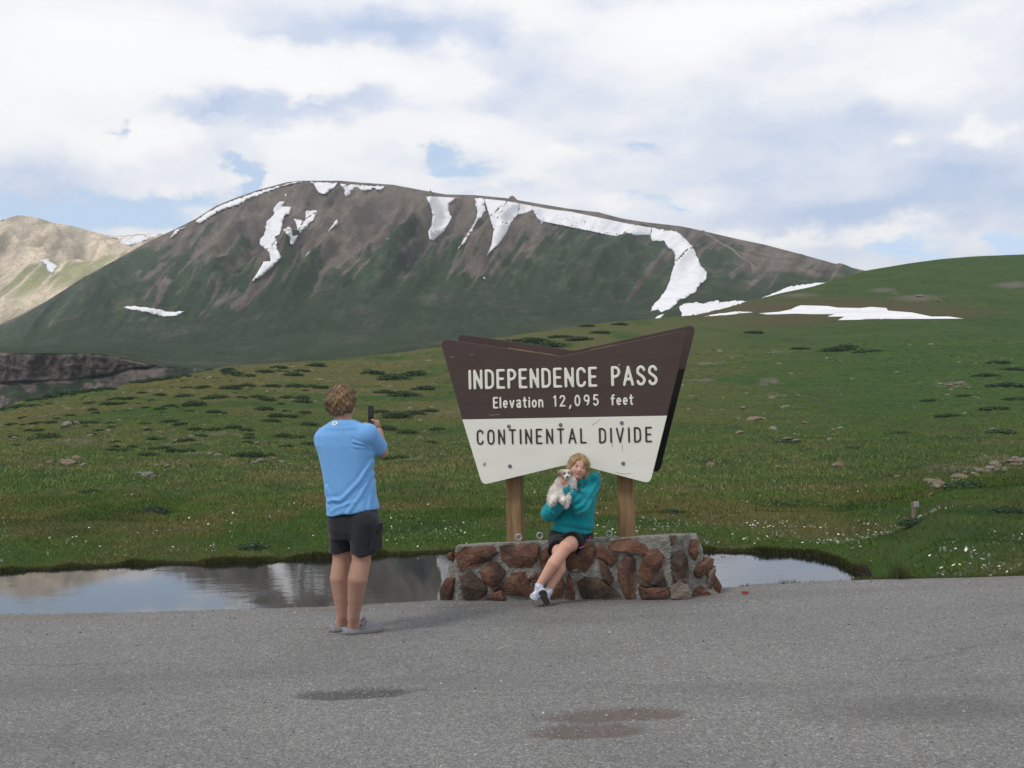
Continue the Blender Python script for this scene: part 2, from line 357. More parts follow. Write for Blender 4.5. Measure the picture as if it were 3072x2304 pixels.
# --- parking lot: worn chip-seal asphalt
xs = np.concatenate([np.linspace(-40, -5.6, 30), np.arange(-5.5, 5.5, 0.028), np.linspace(5.6, 40, 30)])
ys = np.concatenate([np.linspace(-30, 3.4, 24), np.arange(3.5, 9.2, 0.028)])
def lot_patch(x, y, cx, cy, ax, ay, ang, seed, sharp=0.18):
    c, s = math.cos(ang), math.sin(ang); dx = (x-cx)*c+(y-cy)*s; dy = -(x-cx)*s+(y-cy)*c
    r = np.sqrt((dx/ax)**2+(dy/ay)**2) + 0.55*(fbm(x*7, y*7, 3, seed)-0.5)
    return 1-sstep(1-sharp, 1+sharp, r)
P1 = ground_at(1085, 2080); P2 = ground_at(1850, 2142); P3 = ground_at(1760, 2192); P4 = ground_at(2760, 2130)
last = ys[-1]
G = []
tail = [0.2, 0.45, 0.7, 0.88, 1.0]
Ye = lot_edge_y(xs)
for y in ys: G.append(np.stack([xs, np.minimum(y, Ye-0.3), np.zeros_like(xs)], 1))
for t in tail: G.append(np.stack([xs, np.maximum(last, 0)*0+np.minimum(last, Ye-0.3)*(1-t)+Ye*t, np.zeros_like(xs)], 1))
for dy, dz in ((0.03, -0.02), (0.12, -0.12), (0.55, -0.65), (1.1, -1.5)): G.append(np.stack([xs, Ye+dy, np.full_like(xs, dz)], 1))
LV = np.concatenate(G); x, y = LV[:, 0], LV[:, 1]
w1 = lot_patch(x, y, P1[0], P1[1], 0.34, 0.115, 0.05, 41); w2 = lot_patch(x, y, P2[0], P2[1], 0.37, 0.115, 0.12, 42); w3 = lot_patch(x, y, P3[0], P3[1], 0.30, 0.115, 0.14, 43)
stain = lot_patch(x, y, P4[0], P4[1], 0.55, 0.22, 0.0, 44, 0.6)
LV[:, 2] += 0.022*(fbm(x*0.6, y*0.6, 3, 45)-0.5)*(y < 9) + 0.007*(fbm(x*3, y*3, 3, 46)-0.5) + 0.004*(fbm(x*14, y*14, 2, 48)-0.5)
LV[:, 2] -= 0.016*w1 + 0.012*np.maximum(w2, w3)
def asphalt_mat():
    m, T = mat_base('worn_asphalt'); p = T.pos
    def attr(n): a = T.new('ShaderNodeAttribute'); a.attribute_name = n; return a.outputs['Fac']
    chips = T.voro(p, 84, 'F1', 'Color'); cs = T.new('ShaderNodeSeparateColor'); T.l.new(chips, cs.inputs[0])
    chip2 = T.voro(p, 150, 'F1', 'Color'); cs2 = T.new('ShaderNodeSeparateColor'); T.l.new(chip2, cs2.inputs[0])
    base = T.ramp(cs.outputs[0], [(0.0, (0.070, 0.071, 0.070)), (0.35, (0.130, 0.131, 0.129)), (0.7, (0.188, 0.188, 0.184)), (0.92, (0.265, 0.265, 0.255)), (1.0, (0.40, 0.395, 0.375))])
    b2 = T.ramp(cs2.outputs[1], [(0.0, (0.080, 0.081, 0.080)), (0.6, (0.165, 0.166, 0.163)), (1.0, (0.31, 0.308, 0.295))])
    c = T.v('MULTIPLY', T.mix(0.55, base, b2), (1.1, 1.1, 1.1))
    c = T.mix(T.m('MULTIPLY', T.maprange(cs.outputs[2], 0.9, 0.97), 0.5), c, (0.19, 0.125, 0.10))
    big = T.noise(p, 0.55, 5, 0.6); c = T.mix(T.maprange(big, 0.35, 0.7, 0.0, 0.22), c, (0.075, 0.072, 0.072))
    med = T.noise(p, 3.5, 4, 0.6); c = T.mix(T.maprange(med, 0.4, 0.75, 0.0, 0.16), c, (0.20, 0.20, 0.20))
    worn = T.mix(T.noise(p, 40, 3), (0.060, 0.050, 0.045), (0.165, 0.125, 0.108))
    c = T.mix(T.m('MULTIPLY', attr('worn'), 0.74), c, worn)
    c = T.mix(T.m('MULTIPLY', attr('tar'), 0.60), c, (0.035, 0.034, 0.034))
    c = T.mix(T.m('MULTIPLY', attr('stain'), 0.30), c, (0.045, 0.042, 0.04))
    c = T.mix(T.m('MULTIPLY', attr('silt'), 0.5), c, (0.15, 0.125, 0.10))
    crk = T.voro(T.v('ADD', p, T.v('MULTIPLY', T.noisec(p, 1.4, 5, 0.6), (0.9, 0.9, 0))), 0.33, 'DISTANCE_TO_EDGE'); c = T.mix(T.m('MULTIPLY', T.maprange(crk, 0.006, 0.0), T.maprange(T.noise(p, 0.5, 3), 0.45, 0.62, 0, 0.30)), c, (0.04, 0.04, 0.04))
    tyre = T.noise(T.scalev(p, (0.25, 1.5, 1), (0, 0, 0), (0, 0, 0.10)), 1.0, 4, 0.6); c = T.mix(T.maprange(tyre, 0.48, 0.72, 0.0, 0.28), c, (0.085, 0.084, 0.083))
    T.put(T.b.inputs['Base Color'], c); T.b.inputs['Roughness'].default_value = 0.9; T.b.inputs['Specular IOR Level'].default_value = 0.2
    bump(T, T.m('ADD', cs.outputs[0], T.m('MULTIPLY', T.noise(p, 150, 3), 0.6)), 0.55, 0.006)
    return m
silt = (1-sstep(0.0, 0.7, lot_edge_y(x)-y))*sstep(0.35, 0.65, fbm(x*1.5, y*4, 3, 49))
lot = mk('parking_lot', LV, gridfaces(len(G), len(xs)), asphalt_mat(), smooth=True, attrs={'worn': np.maximum(w2, w3), 'tar': w1, 'stain': stain, 'silt': silt})
tag(lot, 'pale grey worn asphalt parking lot with two shallow potholes', kind='structure')
# loose chippings on the asphalt
def gravel(name, pts, sizes, mat, seed=1):
    r = np.random.default_rng(seed); n = len(pts)
    oc = np.array([(1, 0, 0), (-.5, .8, 0), (-.5, -.8, 0), (0.1, 0, .75)]); fc = np.array([(0, 1, 3), (1, 2, 3), (2, 0, 3)])
    a = r.uniform(0, 6.28, n); jit = r.uniform(0.6, 1.3, (n, 4, 3))
    o = oc[None]*jit; c, s = np.cos(a)[:, None], np.sin(a)[:, None]
    v = np.stack([o[..., 0]*c-o[..., 1]*s, o[..., 0]*s+o[..., 1]*c, o[..., 2]], -1)*sizes[:, None, None]+pts[:, None, :]
    f = (fc[None]+4*np.arange(n)[:, None, None]).reshape(-1, 3)
    return mk(name, v.reshape(-1, 3), f, mat)
def chip_mat():
    m, T = mat_base('stone_chips'); g = T.new('ShaderNodeNewGeometry').outputs['Random Per Island']
    T.put(T.b.inputs['Base Color'], T.ramp(g, [(0.0, (0.03, 0.028, 0.028)), (0.3, (0.10, 0.098, 0.096)), (0.65, (0.20, 0.19, 0.185)), (0.9, (0.38, 0.37, 0.35)), (0.95, (0.22, 0.11, 0.08)), (1, (0.5, 0.49, 0.46))]))
    T.b.inputs['Roughness'].default_value = 0.9; return m
n = 26000
gy = 4.2+5.0*rng.random(n)**0.8; gx = (rng.random(n)*2-1)*(0.52*gy)
gy = np.minimum(gy, lot_edge_y(gx)-0.02)
ne = 3500; ex = rng.uniform(-6, 6, ne); ey = lot_edge_y(ex)-np.abs(rng.normal(0, 0.25, ne))
gx = np.append(gx, ex); gy = np.append(gy, ey)
gp = np.stack([gx, gy, 0.022*(fbm(gx*0.6, gy*0.6, 3, 45)-0.5)*(gy < 9)+0.007*(fbm(gx*3, gy*3, 3, 46)-0.5)+0.004*(fbm(gx*14, gy*14, 2, 48)-0.5)-0.001], 1)
gs = rng.lognormal(math.log(0.0042), 0.40, len(gx))
tag(gravel('loose_gravel', gp, gs, chip_mat()), 'small loose stone chippings scattered over the asphalt', kind='stuff')

# ================================================================== MOUNTAINS
e_low = interp_e([(-900, 1075), (0, 1060), (300, 1062), (380, 1076), (500, 1110), (700, 1130), (1000, 1110), (1330, 1070), (1800, 1010), (2242, 955), (2596, 860), (3072, 830), (3900, 830)])
SKYL = [(-900, 1080), (0, 974), (60, 945), (136, 905), (250, 833), (360, 772), (450, 722), (520, 690), (588, 656), (649, 617), (703, 595), (771, 571), (862, 546), (907, 542), (1020, 542), (1088, 548), (1178, 554), (1269, 571), (1336, 583), (1422, 585), (1517, 594), (1616, 611), (1707, 626), (1797, 637), (1865, 655), (1933, 666), (2046, 679), (2114, 694), (2204, 715), (2295, 734), (2412, 765), (2509, 792), (2596, 812), (2700, 845), (3072, 900), (3900, 960)]
e_sky = interp_e(SKYL)
uM = np.concatenate([np.linspace(-0.95, -0.60, 14), np.linspace(-0.59, 0.59, 620), np.linspace(0.60, 0.95, 14)])
SL = 250
ts = np.concatenate([np.linspace(0, 1, SL), [1.02, 1.10]])
DL, DB, DS = 780.0, 1350.0, 2300.0
def ridged(a, b, seed, o=4):
    s = 0; am = 1; t = 0
    for k in range(o): s = s+am*(1-np.abs(2*vn(a*2**k, b*2**k, seed+k*13)-1)); t += am; am *= 0.5
    return s/t
def mountain_pt(u, t):
    """t: 0 foot .. 1 skyline -> depth, height"""
    el, es = e_low(u), e_sky(u); eb = el+0.20*(es-el)
    d = np.where(t < 0.25, DL+(DB-DL)*t/0.25, DB+(DS-DB)*np.clip((t-0.25)/0.75, 0, 1)**1.15)
    e = np.where(t < 0.25, el+(eb-el)*(t/0.25), eb+(es-eb)*np.clip((t-0.25)/0.75, 0, 1)**0.92)
    z = CAM_H+e*d
    q = u-0.85*(e-eb)
    env = sstep(0.28, 0.62, t)*(1-sstep(0.90, 1.0, t))*np.interp(u, [-0.5, -0.42, -0.30, 0.0, 0.10, 0.17, 0.22, 0.5], [0.25, 0.4, 0.9, 1.0, 0.75, 0.45, 0.2, 0.15])
    wq = 0.035*(fbm(u*9, e*14, 3, 58)-0.5); g = ridged((q+wq)*17, e*7, 60, 4)**1.4+0.12; g2 = ridged((q+wq)*48, e*24, 70, 3)
    dz = env*(88*(g-0.62)+30*(g2-0.6)+13*(fbm(u*120, e*120, 4, 75)-0.5))
    dz = dz + 9*sstep(0.05, 0.25, t)*(1-sstep(0.9, 1, t))*(fbm(u*22, e*30, 4, 80)-0.5)
    z = np.where(t > 1, CAM_H+es*DS-(t-1)*2500, z+dz); d = np.where(t > 1, DS+(t-1)*3000, d)
    return d, z, g, g2, e
TT, UU = np.meshgrid(ts, uM, indexing='ij'); TT = TT.ravel(); UU = UU.ravel()
d, z, g, g2, ee = mountain_pt(UU, TT)
MV = np.stack([UU*d, d, z], 1)
# bare rock and scree cover
hgt = np.clip((TT-0.25)/0.75, 0, 1)
left = 1-sstep(-0.02, 0.10, UU)
qq = UU-0.85*(ee)
qw = qq+0.012*(fbm(UU*20, ee*20, 3, 97)-0.5); streak = fbm(qw*95, ee*7, 3, 90)*0.42+fbm(qw*260, ee*26, 3, 91)*0.33+fbm(UU*70, ee*70, 4, 93)*0.25
upper = np.interp(UU, [-0.46, -0.36, -0.30, -0.24, -0.1, 0.0, 0.06, 0.14, 0.19, 0.24, 0.5], [-0.16, -0.08, 0.08, 0.26, 0.36, 0.32, 0.16, 0.06, 0.10, 0.12, 0.05])
rock = sstep(0.46, 0.62, streak + np.where(upper < 0, upper, upper*(2.0*hgt-0.80)) + 0.10*(0.6-g) + np.where(hgt > 0.93, 0.18, 0))
scree = sstep(0.80, 0.93, ridged((qq+0.02*fbm(UU*14, ee*14, 3, 57))*42, ee*4, 61, 2))*sstep(0.35, 0.5, TT)*(1-sstep(0.8, 0.95, TT))*sstep(-0.34, -0.25, UU)*(1-sstep(0.08, 0.16, UU))*sstep(0.42, 0.6, fbm(UU*22, ee*22, 3, 59))
rock = rock*sstep(0.24, 0.42, TT)
rock = np.maximum(rock, 0.85*scree)
rock = np.maximum(rock, 0.75*sstep(0.19, 0.23, UU)*sstep(0.35, 0.6, TT)*sstep(0.30, 0.55, fbm(UU*30, ee*60, 4, 95)))
rock = np.maximum(rock, 0.8*sstep(0.972, 0.99, TT)*(UU < 0.2))
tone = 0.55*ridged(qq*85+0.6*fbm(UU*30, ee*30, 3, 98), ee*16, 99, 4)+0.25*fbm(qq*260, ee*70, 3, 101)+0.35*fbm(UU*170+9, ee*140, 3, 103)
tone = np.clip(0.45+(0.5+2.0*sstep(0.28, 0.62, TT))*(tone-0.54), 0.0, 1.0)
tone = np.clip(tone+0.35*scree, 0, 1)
def mountain_mat(name, gA, gB, rA, rB, fine=0.02):
    m, T = mat_base(name); p = T.pos
    a = T.new('ShaderNodeAttribute'); a.attribute_name = 'rock'; a = a.outputs['Fac']
    pc_ = T.scalev(p, (1, 0.4, 1)); n1 = T.noise(pc_, 0.006, 6, 0.62); n2 = T.noise(pc_, fine, 8, 0.74); n3 = T.noise(pc_, 0.16, 5, 0.75)
    gcol = T.ramp(n1, [(0.3, gA), (0.7, gB)]); gcol = T.mix(T.maprange(n3, 0.45, 0.75, 0, 0.65), gcol, tuple(x*2.0 for x in gB)); gcol = T.mix(T.maprange(n2, 0.45, 0.75, 0, 0.45), gcol, rB)
    rcol = T.ramp(n2, [(0.25, rA), (0.6, rB), (0.8, tuple(x*1.4 for x in rB))]); rcol = T.mix(T.maprange(n3, 0.48, 0.68, 0, 0.75), rcol, tuple(x*0.45 for x in rA))
    f = T.maprange(T.m('ADD', a, T.m('ADD', T.m('MULTIPLY', T.m('SUBTRACT', n2, 0.5), 1.1), T.m('MULTIPLY', T.m('SUBTRACT', n3, 0.5), 0.6))), 0.2, 0.85)
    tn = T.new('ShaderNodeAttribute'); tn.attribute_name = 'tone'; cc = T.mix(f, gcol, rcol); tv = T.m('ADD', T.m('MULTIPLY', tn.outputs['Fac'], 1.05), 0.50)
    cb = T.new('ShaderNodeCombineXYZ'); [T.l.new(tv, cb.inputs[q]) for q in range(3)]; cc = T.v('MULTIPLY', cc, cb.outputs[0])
    T.put(T.b.inputs['Base Color'], cc); T.b.inputs['Roughness'].default_value = 1.0; T.b.inputs['Specular IOR Level'].default_value = 0.05
    bump(T, T.m('ADD', n2, T.m('MULTIPLY', n3, 0.5)), 0.8, 14.0)
    return m
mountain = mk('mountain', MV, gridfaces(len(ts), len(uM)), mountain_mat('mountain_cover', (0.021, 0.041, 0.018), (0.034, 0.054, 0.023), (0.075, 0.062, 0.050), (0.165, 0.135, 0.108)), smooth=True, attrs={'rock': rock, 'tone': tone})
tag(mountain, 'broad round-topped mountain with gullies and snow patches', kind='structure')
# surface lookup on the mountain: per column the first sample reaching the asked slope
MZ = z.reshape(len(ts), len(uM)); MD = d.reshape(len(ts), len(uM)); ME = (MZ-CAM_H)/MD
MEc = np.maximum.accumulate(ME[:SL], axis=0)
def on_grid(u, e, EE, DD, uu):
    c = np.clip(np.searchsorted(uu, u)-1, 0, len(uu)-2); w = (u-uu[c])/(uu[c+1]-uu[c]); out = np.zeros_like(u)
    for k in range(len(u)):
        d0 = np.interp(e[k], EE[:, c[k]], DD[:EE.shape[0], c[k]]); d1 = np.interp(e[k], EE[:, c[k]+1], DD[:EE.shape[0], c[k]+1])
        out[k] = d0*(1-w[k])+d1*w[k]
    return out
def inside_poly(px, py, poly):
    poly = np.asarray(poly, float); r = np.zeros(len(px), bool); j = len(poly)-1
    for i in range(len(poly)):
        xi, yi = poly[i]; xj, yj = poly[j]
        c = ((yi > py) != (yj > py)) & (px < (xj-xi)*(py-yi)/(yj-yi+1e-12)+xi); r ^= c; j = i
    return r
def ragged(poly, amp, seed=0):
    """subdivide an outline and roughen it"""
    r = np.random.default_rng(seed); out = []
    for i in range(len(poly)):
        a = np.array(poly[i], float); b = np.array(poly[(i+1) % len(poly)], float); L = np.linalg.norm(b-a); n = max(1, int(L/6))
        for k in range(n):
            t = k/n; out.append(a+(b-a)*t + (r.normal(0, amp, 2) if k else r.normal(0, amp*0.4, 2)))
    return out
def drape(name, poly, surf, lift, mat, parent, step=3.2, amp=1.4, seed=0, thick=None):
    """a closed patch lying on a surface: grid clipped to the outline; rim sinks into the slope"""
    for am in (amp, amp*0.7, amp*0.45, amp*0.2, 0.0):            # take the roughest outline that does not cross itself
        rp = ragged(poly, am, seed); P = np.array(rp); lo = P.min(0)-step; hi = P.max(0)+step
        bm = bmesh.new(); f = bm.faces.new([bm.verts.new((p[0], p[1], 0)) for p in rp]); bmesh.ops.triangulate(bm, faces=[f])
        sh_ = abs(np.sum(P[:, 0]*np.roll(P[:, 1], -1)-P[:, 1]*np.roll(P[:, 0], -1)))/2
        if abs(sum(q.calc_area() for q in bm.faces)/sh_-1) < 0.004: break
        if am > 0: bm.free()
    for ax, n0, n1 in (((1, 0, 0), lo[0], hi[0]), ((0, 1, 0), lo[1], hi[1])):
        for c in np.arange(n0+step, n1, step*2.0):
            co = (c, 0, 0) if ax[0] else (0, c, 0)
            bmesh.ops.bisect_plane(bm, geom=bm.verts[:]+bm.edges[:]+bm.faces[:], plane_co=co, plane_no=ax)
    bm.verts.ensure_lookup_table()
    rim = np.array([v.is_boundary for v in bm.verts])
    xy = np.array([v.co[:2] for v in bm.verts]); U = np.zeros(len(xy)); E = np.zeros(len(xy))
    for k, (a, b) in enumerate(xy): U[k], E[k] = ue(a, b)
    D = surf(U, E)
    L = np.where(rim, lift*0.25, lift)
    D2 = D-L*2.0                         # towards the valley and up: out of the slope
    Pw = np.stack([U*D2, D2, CAM_H+E*D2], 1)
    bm.verts.index_update(); F = [tuple(v.index for v in f.verts) for f in bm.faces]; bm.free()
    # consistent facing
    out = mk(name, Pw, F, mat, parent, smooth=True)
    return out
surf_m = lambda U, E: on_grid(U, E, MEc, MD, uM)
def snow_mat():
    m, T = mat_base('old_snow'); n = T.noise(T.pos, 0.05, 6, 0.6); n2 = T.noise(T.scalev(T.pos, (1, 1, 0.3)), 0.12, 5, 0.6)
    c = T.mix(T.maprange(n, 0.4, 0.75, 0, 0.6), (0.76, 0.76, 0.78), (0.56, 0.55, 0.56)); c = T.mix(T.maprange(n2, 0.52, 0.75, 0, 0.55), c, (0.46, 0.43, 0.41))
    T.put(T.b.inputs['Base Color'], c); T.b.inputs['Roughness'].default_value = 0.8; bump(T, n2, 0.4, 3.0); return m
SNOW = snow_mat()
c6 = lambda pts: [(500+a/2.212, 500+b/2.212) for a, b in pts]
c7 = lambda pts: [(1300+a/2.212, 500+b/2.212) for a, b in pts]
c8 = lambda pts: [(2000+a/2.0634, 700+b/2.0634) for a, b in pts]
cL = lambda pts: [(a/2.212, 600+b/2.212) for a, b in pts]
snow_mtn = [
 c6([(195, 356), (240, 326), (330, 271), (450, 219), (600, 168), (720, 134), (800, 112), (850, 102), (900, 100), (800, 120), (705, 152), (640, 175), (540, 215), (470, 255), (370, 285), (300, 325), (235, 372), (195, 370)]),
 c6([(22, 472), (60, 418), (130, 398), (115, 405), (80, 430), (30, 475)]),
 c6([(945, 102), (1135, 110), (1110, 135), (1060, 180), (1030, 178), (1000, 165), (985, 130)]),
 c6([(1150, 115), (1445, 132), (1410, 160), (1380, 145), (1310, 165), (1270, 140), (1240, 140), (1215, 180), (1185, 198), (1175, 150)]),
 c6([(750, 230), (785, 230), (770, 262), (828, 265), (815, 315), (780, 330), (765, 400), (750, 455), (715, 465), (735, 500), (730, 545), (765, 600), (700, 670), (640, 720), (563, 765), (610, 690), (640, 630), (690, 625), (680, 570), (655, 545), (615, 515), (620, 480), (645, 455), (665, 360), (710, 320), (710, 275)]),
 c6([(845, 345), (920, 362), (925, 292), (1000, 290), (985, 340), (940, 390), (880, 445), (865, 405)]),
 c6([(770, 415), (800, 415), (810, 395), (830, 415), (835, 460), (872, 455), (840, 522), (820, 515), (815, 470)]),
 c6([(1130, 345), (1138, 375), (1070, 432), (1100, 390)]), c6([(975, 548), (918, 598), (935, 570)]), c6([(1458, 472), (1478, 475), (1470, 495), (1458, 490)]), c6([(785, 180), (795, 180), (792, 195), (785, 193)]),
 c6([(1720, 195), (1925, 207), (1870, 250), (1870, 290), (1850, 300), (1860, 330), (1892, 335), (1840, 430), (1770, 490), (1745, 488), (1735, 430), (1755, 395), (1765, 330), (1755, 280)]),
 c7([(275, 207), (335, 214), (345, 240), (335, 247), (350, 290), (310, 345), (280, 380), (240, 450), (165, 558), (190, 500), (250, 410), (285, 350), (293, 300)]),
 c7([(338, 213), (480, 227), (570, 243), (560, 318), (515, 370), (490, 430), (430, 520), (355, 590), (385, 520), (400, 420), (420, 400), (430, 435), (470, 405), (497, 350), (490, 300), (465, 244), (430, 232), (346, 240)]),
 c7([(572, 244), (760, 280), (920, 300), (1100, 338), (1300, 380), (1450, 405), (1440, 452), (1430, 450), (1340, 455), (1285, 437), (1210, 460), (1150, 450), (1110, 410), (1060, 365), (1000, 340), (930, 312), (900, 318), (800, 335), (720, 370), (690, 340), (660, 292), (600, 310), (562, 318)]),
 c7([(1452, 405), (1610, 430), (1660, 470), (1720, 530), (1750, 600), (1775, 660), (1815, 700), (1810, 750), (1750, 800), (1730, 840), (1620, 895), (1610, 915), (1560, 950), (1510, 965), (1490, 945), (1440, 962), (1460, 920), (1530, 840), (1570, 760), (1590, 680), (1605, 620), (1600, 570), (1555, 530), (1525, 487), (1455, 495), (1442, 452)]),
 c7([(1635, 925), (1660, 910), (1720, 905), (1745, 895), (1790, 910), (1890, 885), (1900, 900), (1990, 890), (2085, 893), (1900, 950), (1760, 980), (1690, 993), (1650, 1000)]),
 c7([(1470, 1008), (1490, 990), (1535, 975), (1500, 1008)]), c7([(330, 735), (343, 732), (345, 745), (333, 748)]), c7([(710, 370), (722, 366), (724, 377), (714, 378)]),
 c8([(575, 403), (640, 380), (760, 330), (940, 305), (1025, 305), (900, 345), (700, 385)]),
 cL([(805, 710), (880, 703), (980, 712), (1050, 725), (1120, 742), (1225, 740), (1180, 765), (1110, 775), (1040, 765), (960, 740), (880, 730)]),
]
for k, poly in enumerate(snow_mtn):
    drape('snow_patch', poly, surf_m, 7.5, SNOW, mountain, seed=k, amp=1.6 if len(poly) > 5 else 0.4)
# the foot trail on the right shoulder
trail = [(2110, 690), (2160, 725), (2200, 745), (2225, 770), (2250, 785), (2268, 800), (2262, 812), (2256, 815), (2262, 796), (2245, 786), (2218, 772), (2196, 750), (2156, 729), (2106, 693)]
drape('trail', trail, surf_m, 2.0, plain('trail_dirt', (0.17, 0.135, 0.10), (0.11, 0.09, 0.06), 0.05, 0.95), mountain, amp=0.6)

# --- the far sunlit-looking pale mountain on the left
FAR = [(-900, 640), (-300, 690), (0, 663), (20, 655), (54, 646), (90, 649), (120, 655), (158, 668), (221, 679), (262, 690), (307, 703), (350, 708), (407, 705), (440, 702), (475, 700), (500, 704), (560, 715), (640, 730), (800, 760), (1000, 820)]
e_far = interp_e(FAR); uF = np.linspace(-0.95, -0.16, 330); tf = np.concatenate([np.linspace(0, 1, 130), [1.05]])
TF, UF = np.meshgrid(tf, uF, indexing='ij'); TF = TF.ravel(); UF = UF.ravel()
ef0 = interp_e([(-900, 1060), (0, 1000), (250, 900), (500, 760), (700, 760)])(UF); ef1 = e_far(UF)
tt_ = np.clip(TF, 0, 1); dF = 2500+900*tt_**1.3; eF = ef0+(ef1-ef0)*tt_
crag = sstep(0.50, 0.66, tt_)*(1-sstep(0.80, 0.98, tt_))
rg = ridged(UF*26+eF*6, eF*20, 110, 4); sc = ridged(UF*60+eF*40, eF*6, 112, 3)
zF = CAM_H+eF*dF+crag*70*(rg-0.6)+crag*55*(fbm(UF*110, eF*130, 4, 114)-0.5)+(1-crag)*9*(sc-0.6)*sstep(0.0, 0.2, tt_)*(1-sstep(0.93, 1.0, tt_))
dF = np.where(TF > 1, 3600, dF); zF = np.where(TF > 1, zF-150, zF)
rockF = np.clip(0.85-0.75*sstep(0.42, 0.62, fbm((UF-1.1*eF)*110, eF*20, 3, 116))*(1-sstep(0.5, 0.62, tt_))*sstep(0.1, 0.4, tt_+0.3*(UF+0.36)), 0, 1)
farm = mk('far_mountain', np.stack([UF*dF, dF, zF], 1), gridfaces(len(tf), len(uF)), mountain_mat('pale_rock_cover', (0.20, 0.21, 0.10), (0.30, 0.29, 0.15), (0.36, 0.29, 0.20), (0.70, 0.59, 0.44), 0.014), smooth=True, attrs={'rock': rockF, 'tone': np.clip(0.40+1.6*(0.5*fbm(UF*70, eF*70, 5, 118)+0.5*ridged((UF-0.9*eF)*60, eF*30, 119, 4)-0.52), 0, 1)})
tag(farm, 'pale tan rocky mountain at the far left', kind='structure')
FD = dF.reshape(len(tf), len(uF)); FZ = zF.reshape(len(tf), len(uF)); FE = np.maximum.accumulate(((FZ-CAM_H)/FD)[:130], axis=0)
surf_f = lambda U, E: on_grid(U, E, FE, FD, uF)
for k, poly in enumerate([cL([(260, 405), (320, 388), (330, 405), (385, 440), (350, 488), (315, 470), (305, 430)]), cL([(680, 240), (780, 245), (900, 238), (1050, 222), (1040, 240), (960, 270), (870, 300), (810, 295), (785, 255)]), cL([(0, 128), (45, 118), (20, 135), (0, 142)])]):
    drape('snow_patch', poly, surf_f, 8.0, SNOW, farm, seed=50+k, step=3)

# --- the gorge wall on the left
uC = np.linspace(-0.62, -0.26, 260); nC = 90; tc = np.linspace(0, 1, nC)
TC, UC = np.meshgrid(tc, uC, indexing='ij'); TC = TC.ravel(); UC = UC.ravel()
eT = interp_e([(-900, 1073), (0, 1058), (300, 1060), (340, 1068), (380, 1078), (450, 1094), (560, 1104), (650, 1110)])(UC); eB = interp_e([(-900, 1290), (0, 1240), (300, 1210), (500, 1160), (650, 1140)])(UC)
cut = np.interp(UC, [-0.47, -0.40, -0.365, -0.34, -0.30], [0.52, 0.52, 0.45, 0.20, 0.0])
dC = 640-60*np.where(TC > 1-cut, 0, (1-cut-TC)/(1-cut+1e-6)); eC = eB+(eT-eB)*TC
face = sstep(0.0, 0.06, TC-(1-cut))*(1-sstep(0.94, 1, TC))
dC = dC - face*10*(ridged(UC*95+1.5*fbm(UC*60, eC*60, 3, 137), eC*40, 130, 4)-0.45) - (1-face)*6*(fbm(UC*70, eC*120, 4, 132)-0.5)*(1-sstep(0.94, 1, TC))
cliff_bare = np.maximum(0.75*face, 0.85*sstep(0.42, 0.6, fbm(UC*60, eC*90, 4, 134)))
CV = np.stack([UC*dC, dC, CAM_H+eC*dC], 1)
tail = np.stack([uC*DL*1.06, np.full_like(uC, DL*1.06), CAM_H+(e_low(uC))*DL*1.06-3], 1)
cl = mk('gorge_wall', np.concatenate([CV, tail]), gridfaces(nC+1, len(uC)), mountain_mat('gorge_rock', (0.020, 0.036, 0.022), (0.036, 0.055, 0.028), (0.085, 0.070, 0.064), (0.19, 0.155, 0.142), 0.05), smooth=True, attrs={'rock': np.append(cliff_bare, np.zeros(len(uC))), 'tone': np.append(np.clip(0.4+1.5*(0.6*fbm(UC*120, eC*35, 4, 138)+0.4*fbm(UC*250, eC*250, 3, 139)-0.5), 0, 1), np.full(len(uC), 0.5))})
tag(cl, 'dark columned rock wall of the gorge at the left', kind='structure')
# snow on the right hill
def surf_h(U, E):
    out = np.zeros(len(U))
    for k in range(len(U)):
        dd = _dd[_dd <= d_crest(U[k])]; ez = np.maximum.accumulate((ground_z(np.full_like(dd, U[k]), dd)-CAM_H)/dd); out[k] = np.interp(E[k], ez, dd)
    return out
for k, poly in enumerate([c8([(570, 495), (700, 485), (770, 470), (800, 455), (830, 445), (1000, 450), (1060, 460), (1200, 462), (1265, 455), (1360, 462), (1370, 478), (1520, 490), (1640, 515), (1750, 515), (1840, 528), (1400, 530), (1060, 537), (1100, 515), (990, 515), (1040, 500), (890, 500), (800, 497), (620, 503)]), c8([(230, 515), (300, 500), (440, 482), (535, 488), (400, 503)])]):
    drape('snow_patch', poly, surf_h, 1.0, SNOW, hill, seed=70+k, step=3, amp=0.8)
# --- air between the camera and the mountains
hz = bpy.data.materials.new('valley_haze'); hz.use_nodes = True; HT = NT(hz.node_tree); HT.n.clear()
pvn = HT.new('ShaderNodeVolumePrincipled'); pvn.inputs['Color'].default_value = (0.80, 0.88, 1.0, 1); pvn.inputs['Density'].default_value = HAZE = 0.00007; pvn.inputs['Anisotropy'].default_value = 0.0
HT.l.new(pvn.outputs[0], HT.new('ShaderNodeOutputMaterial').inputs['Volume'])
hx, hy0, hy1, hz0, hz1 = 7200, -7200, 7300, -8.0, 760
hv = [(-hx, hy0, hz0), (hx, hy0, hz0), (hx, hy1, hz0), (-hx, hy1, hz0), (-hx, hy0, hz1), (hx, hy0, hz1), (hx, hy1, hz1), (-hx, hy1, hz1)]
tag(mk('haze', hv, [(3, 2, 1, 0), (4, 5, 6, 7), (0, 1, 5, 4), (1, 2, 6, 5), (2, 3, 7, 6), (3, 0, 4, 7)], hz), 'thin pale mountain air', kind='stuff')
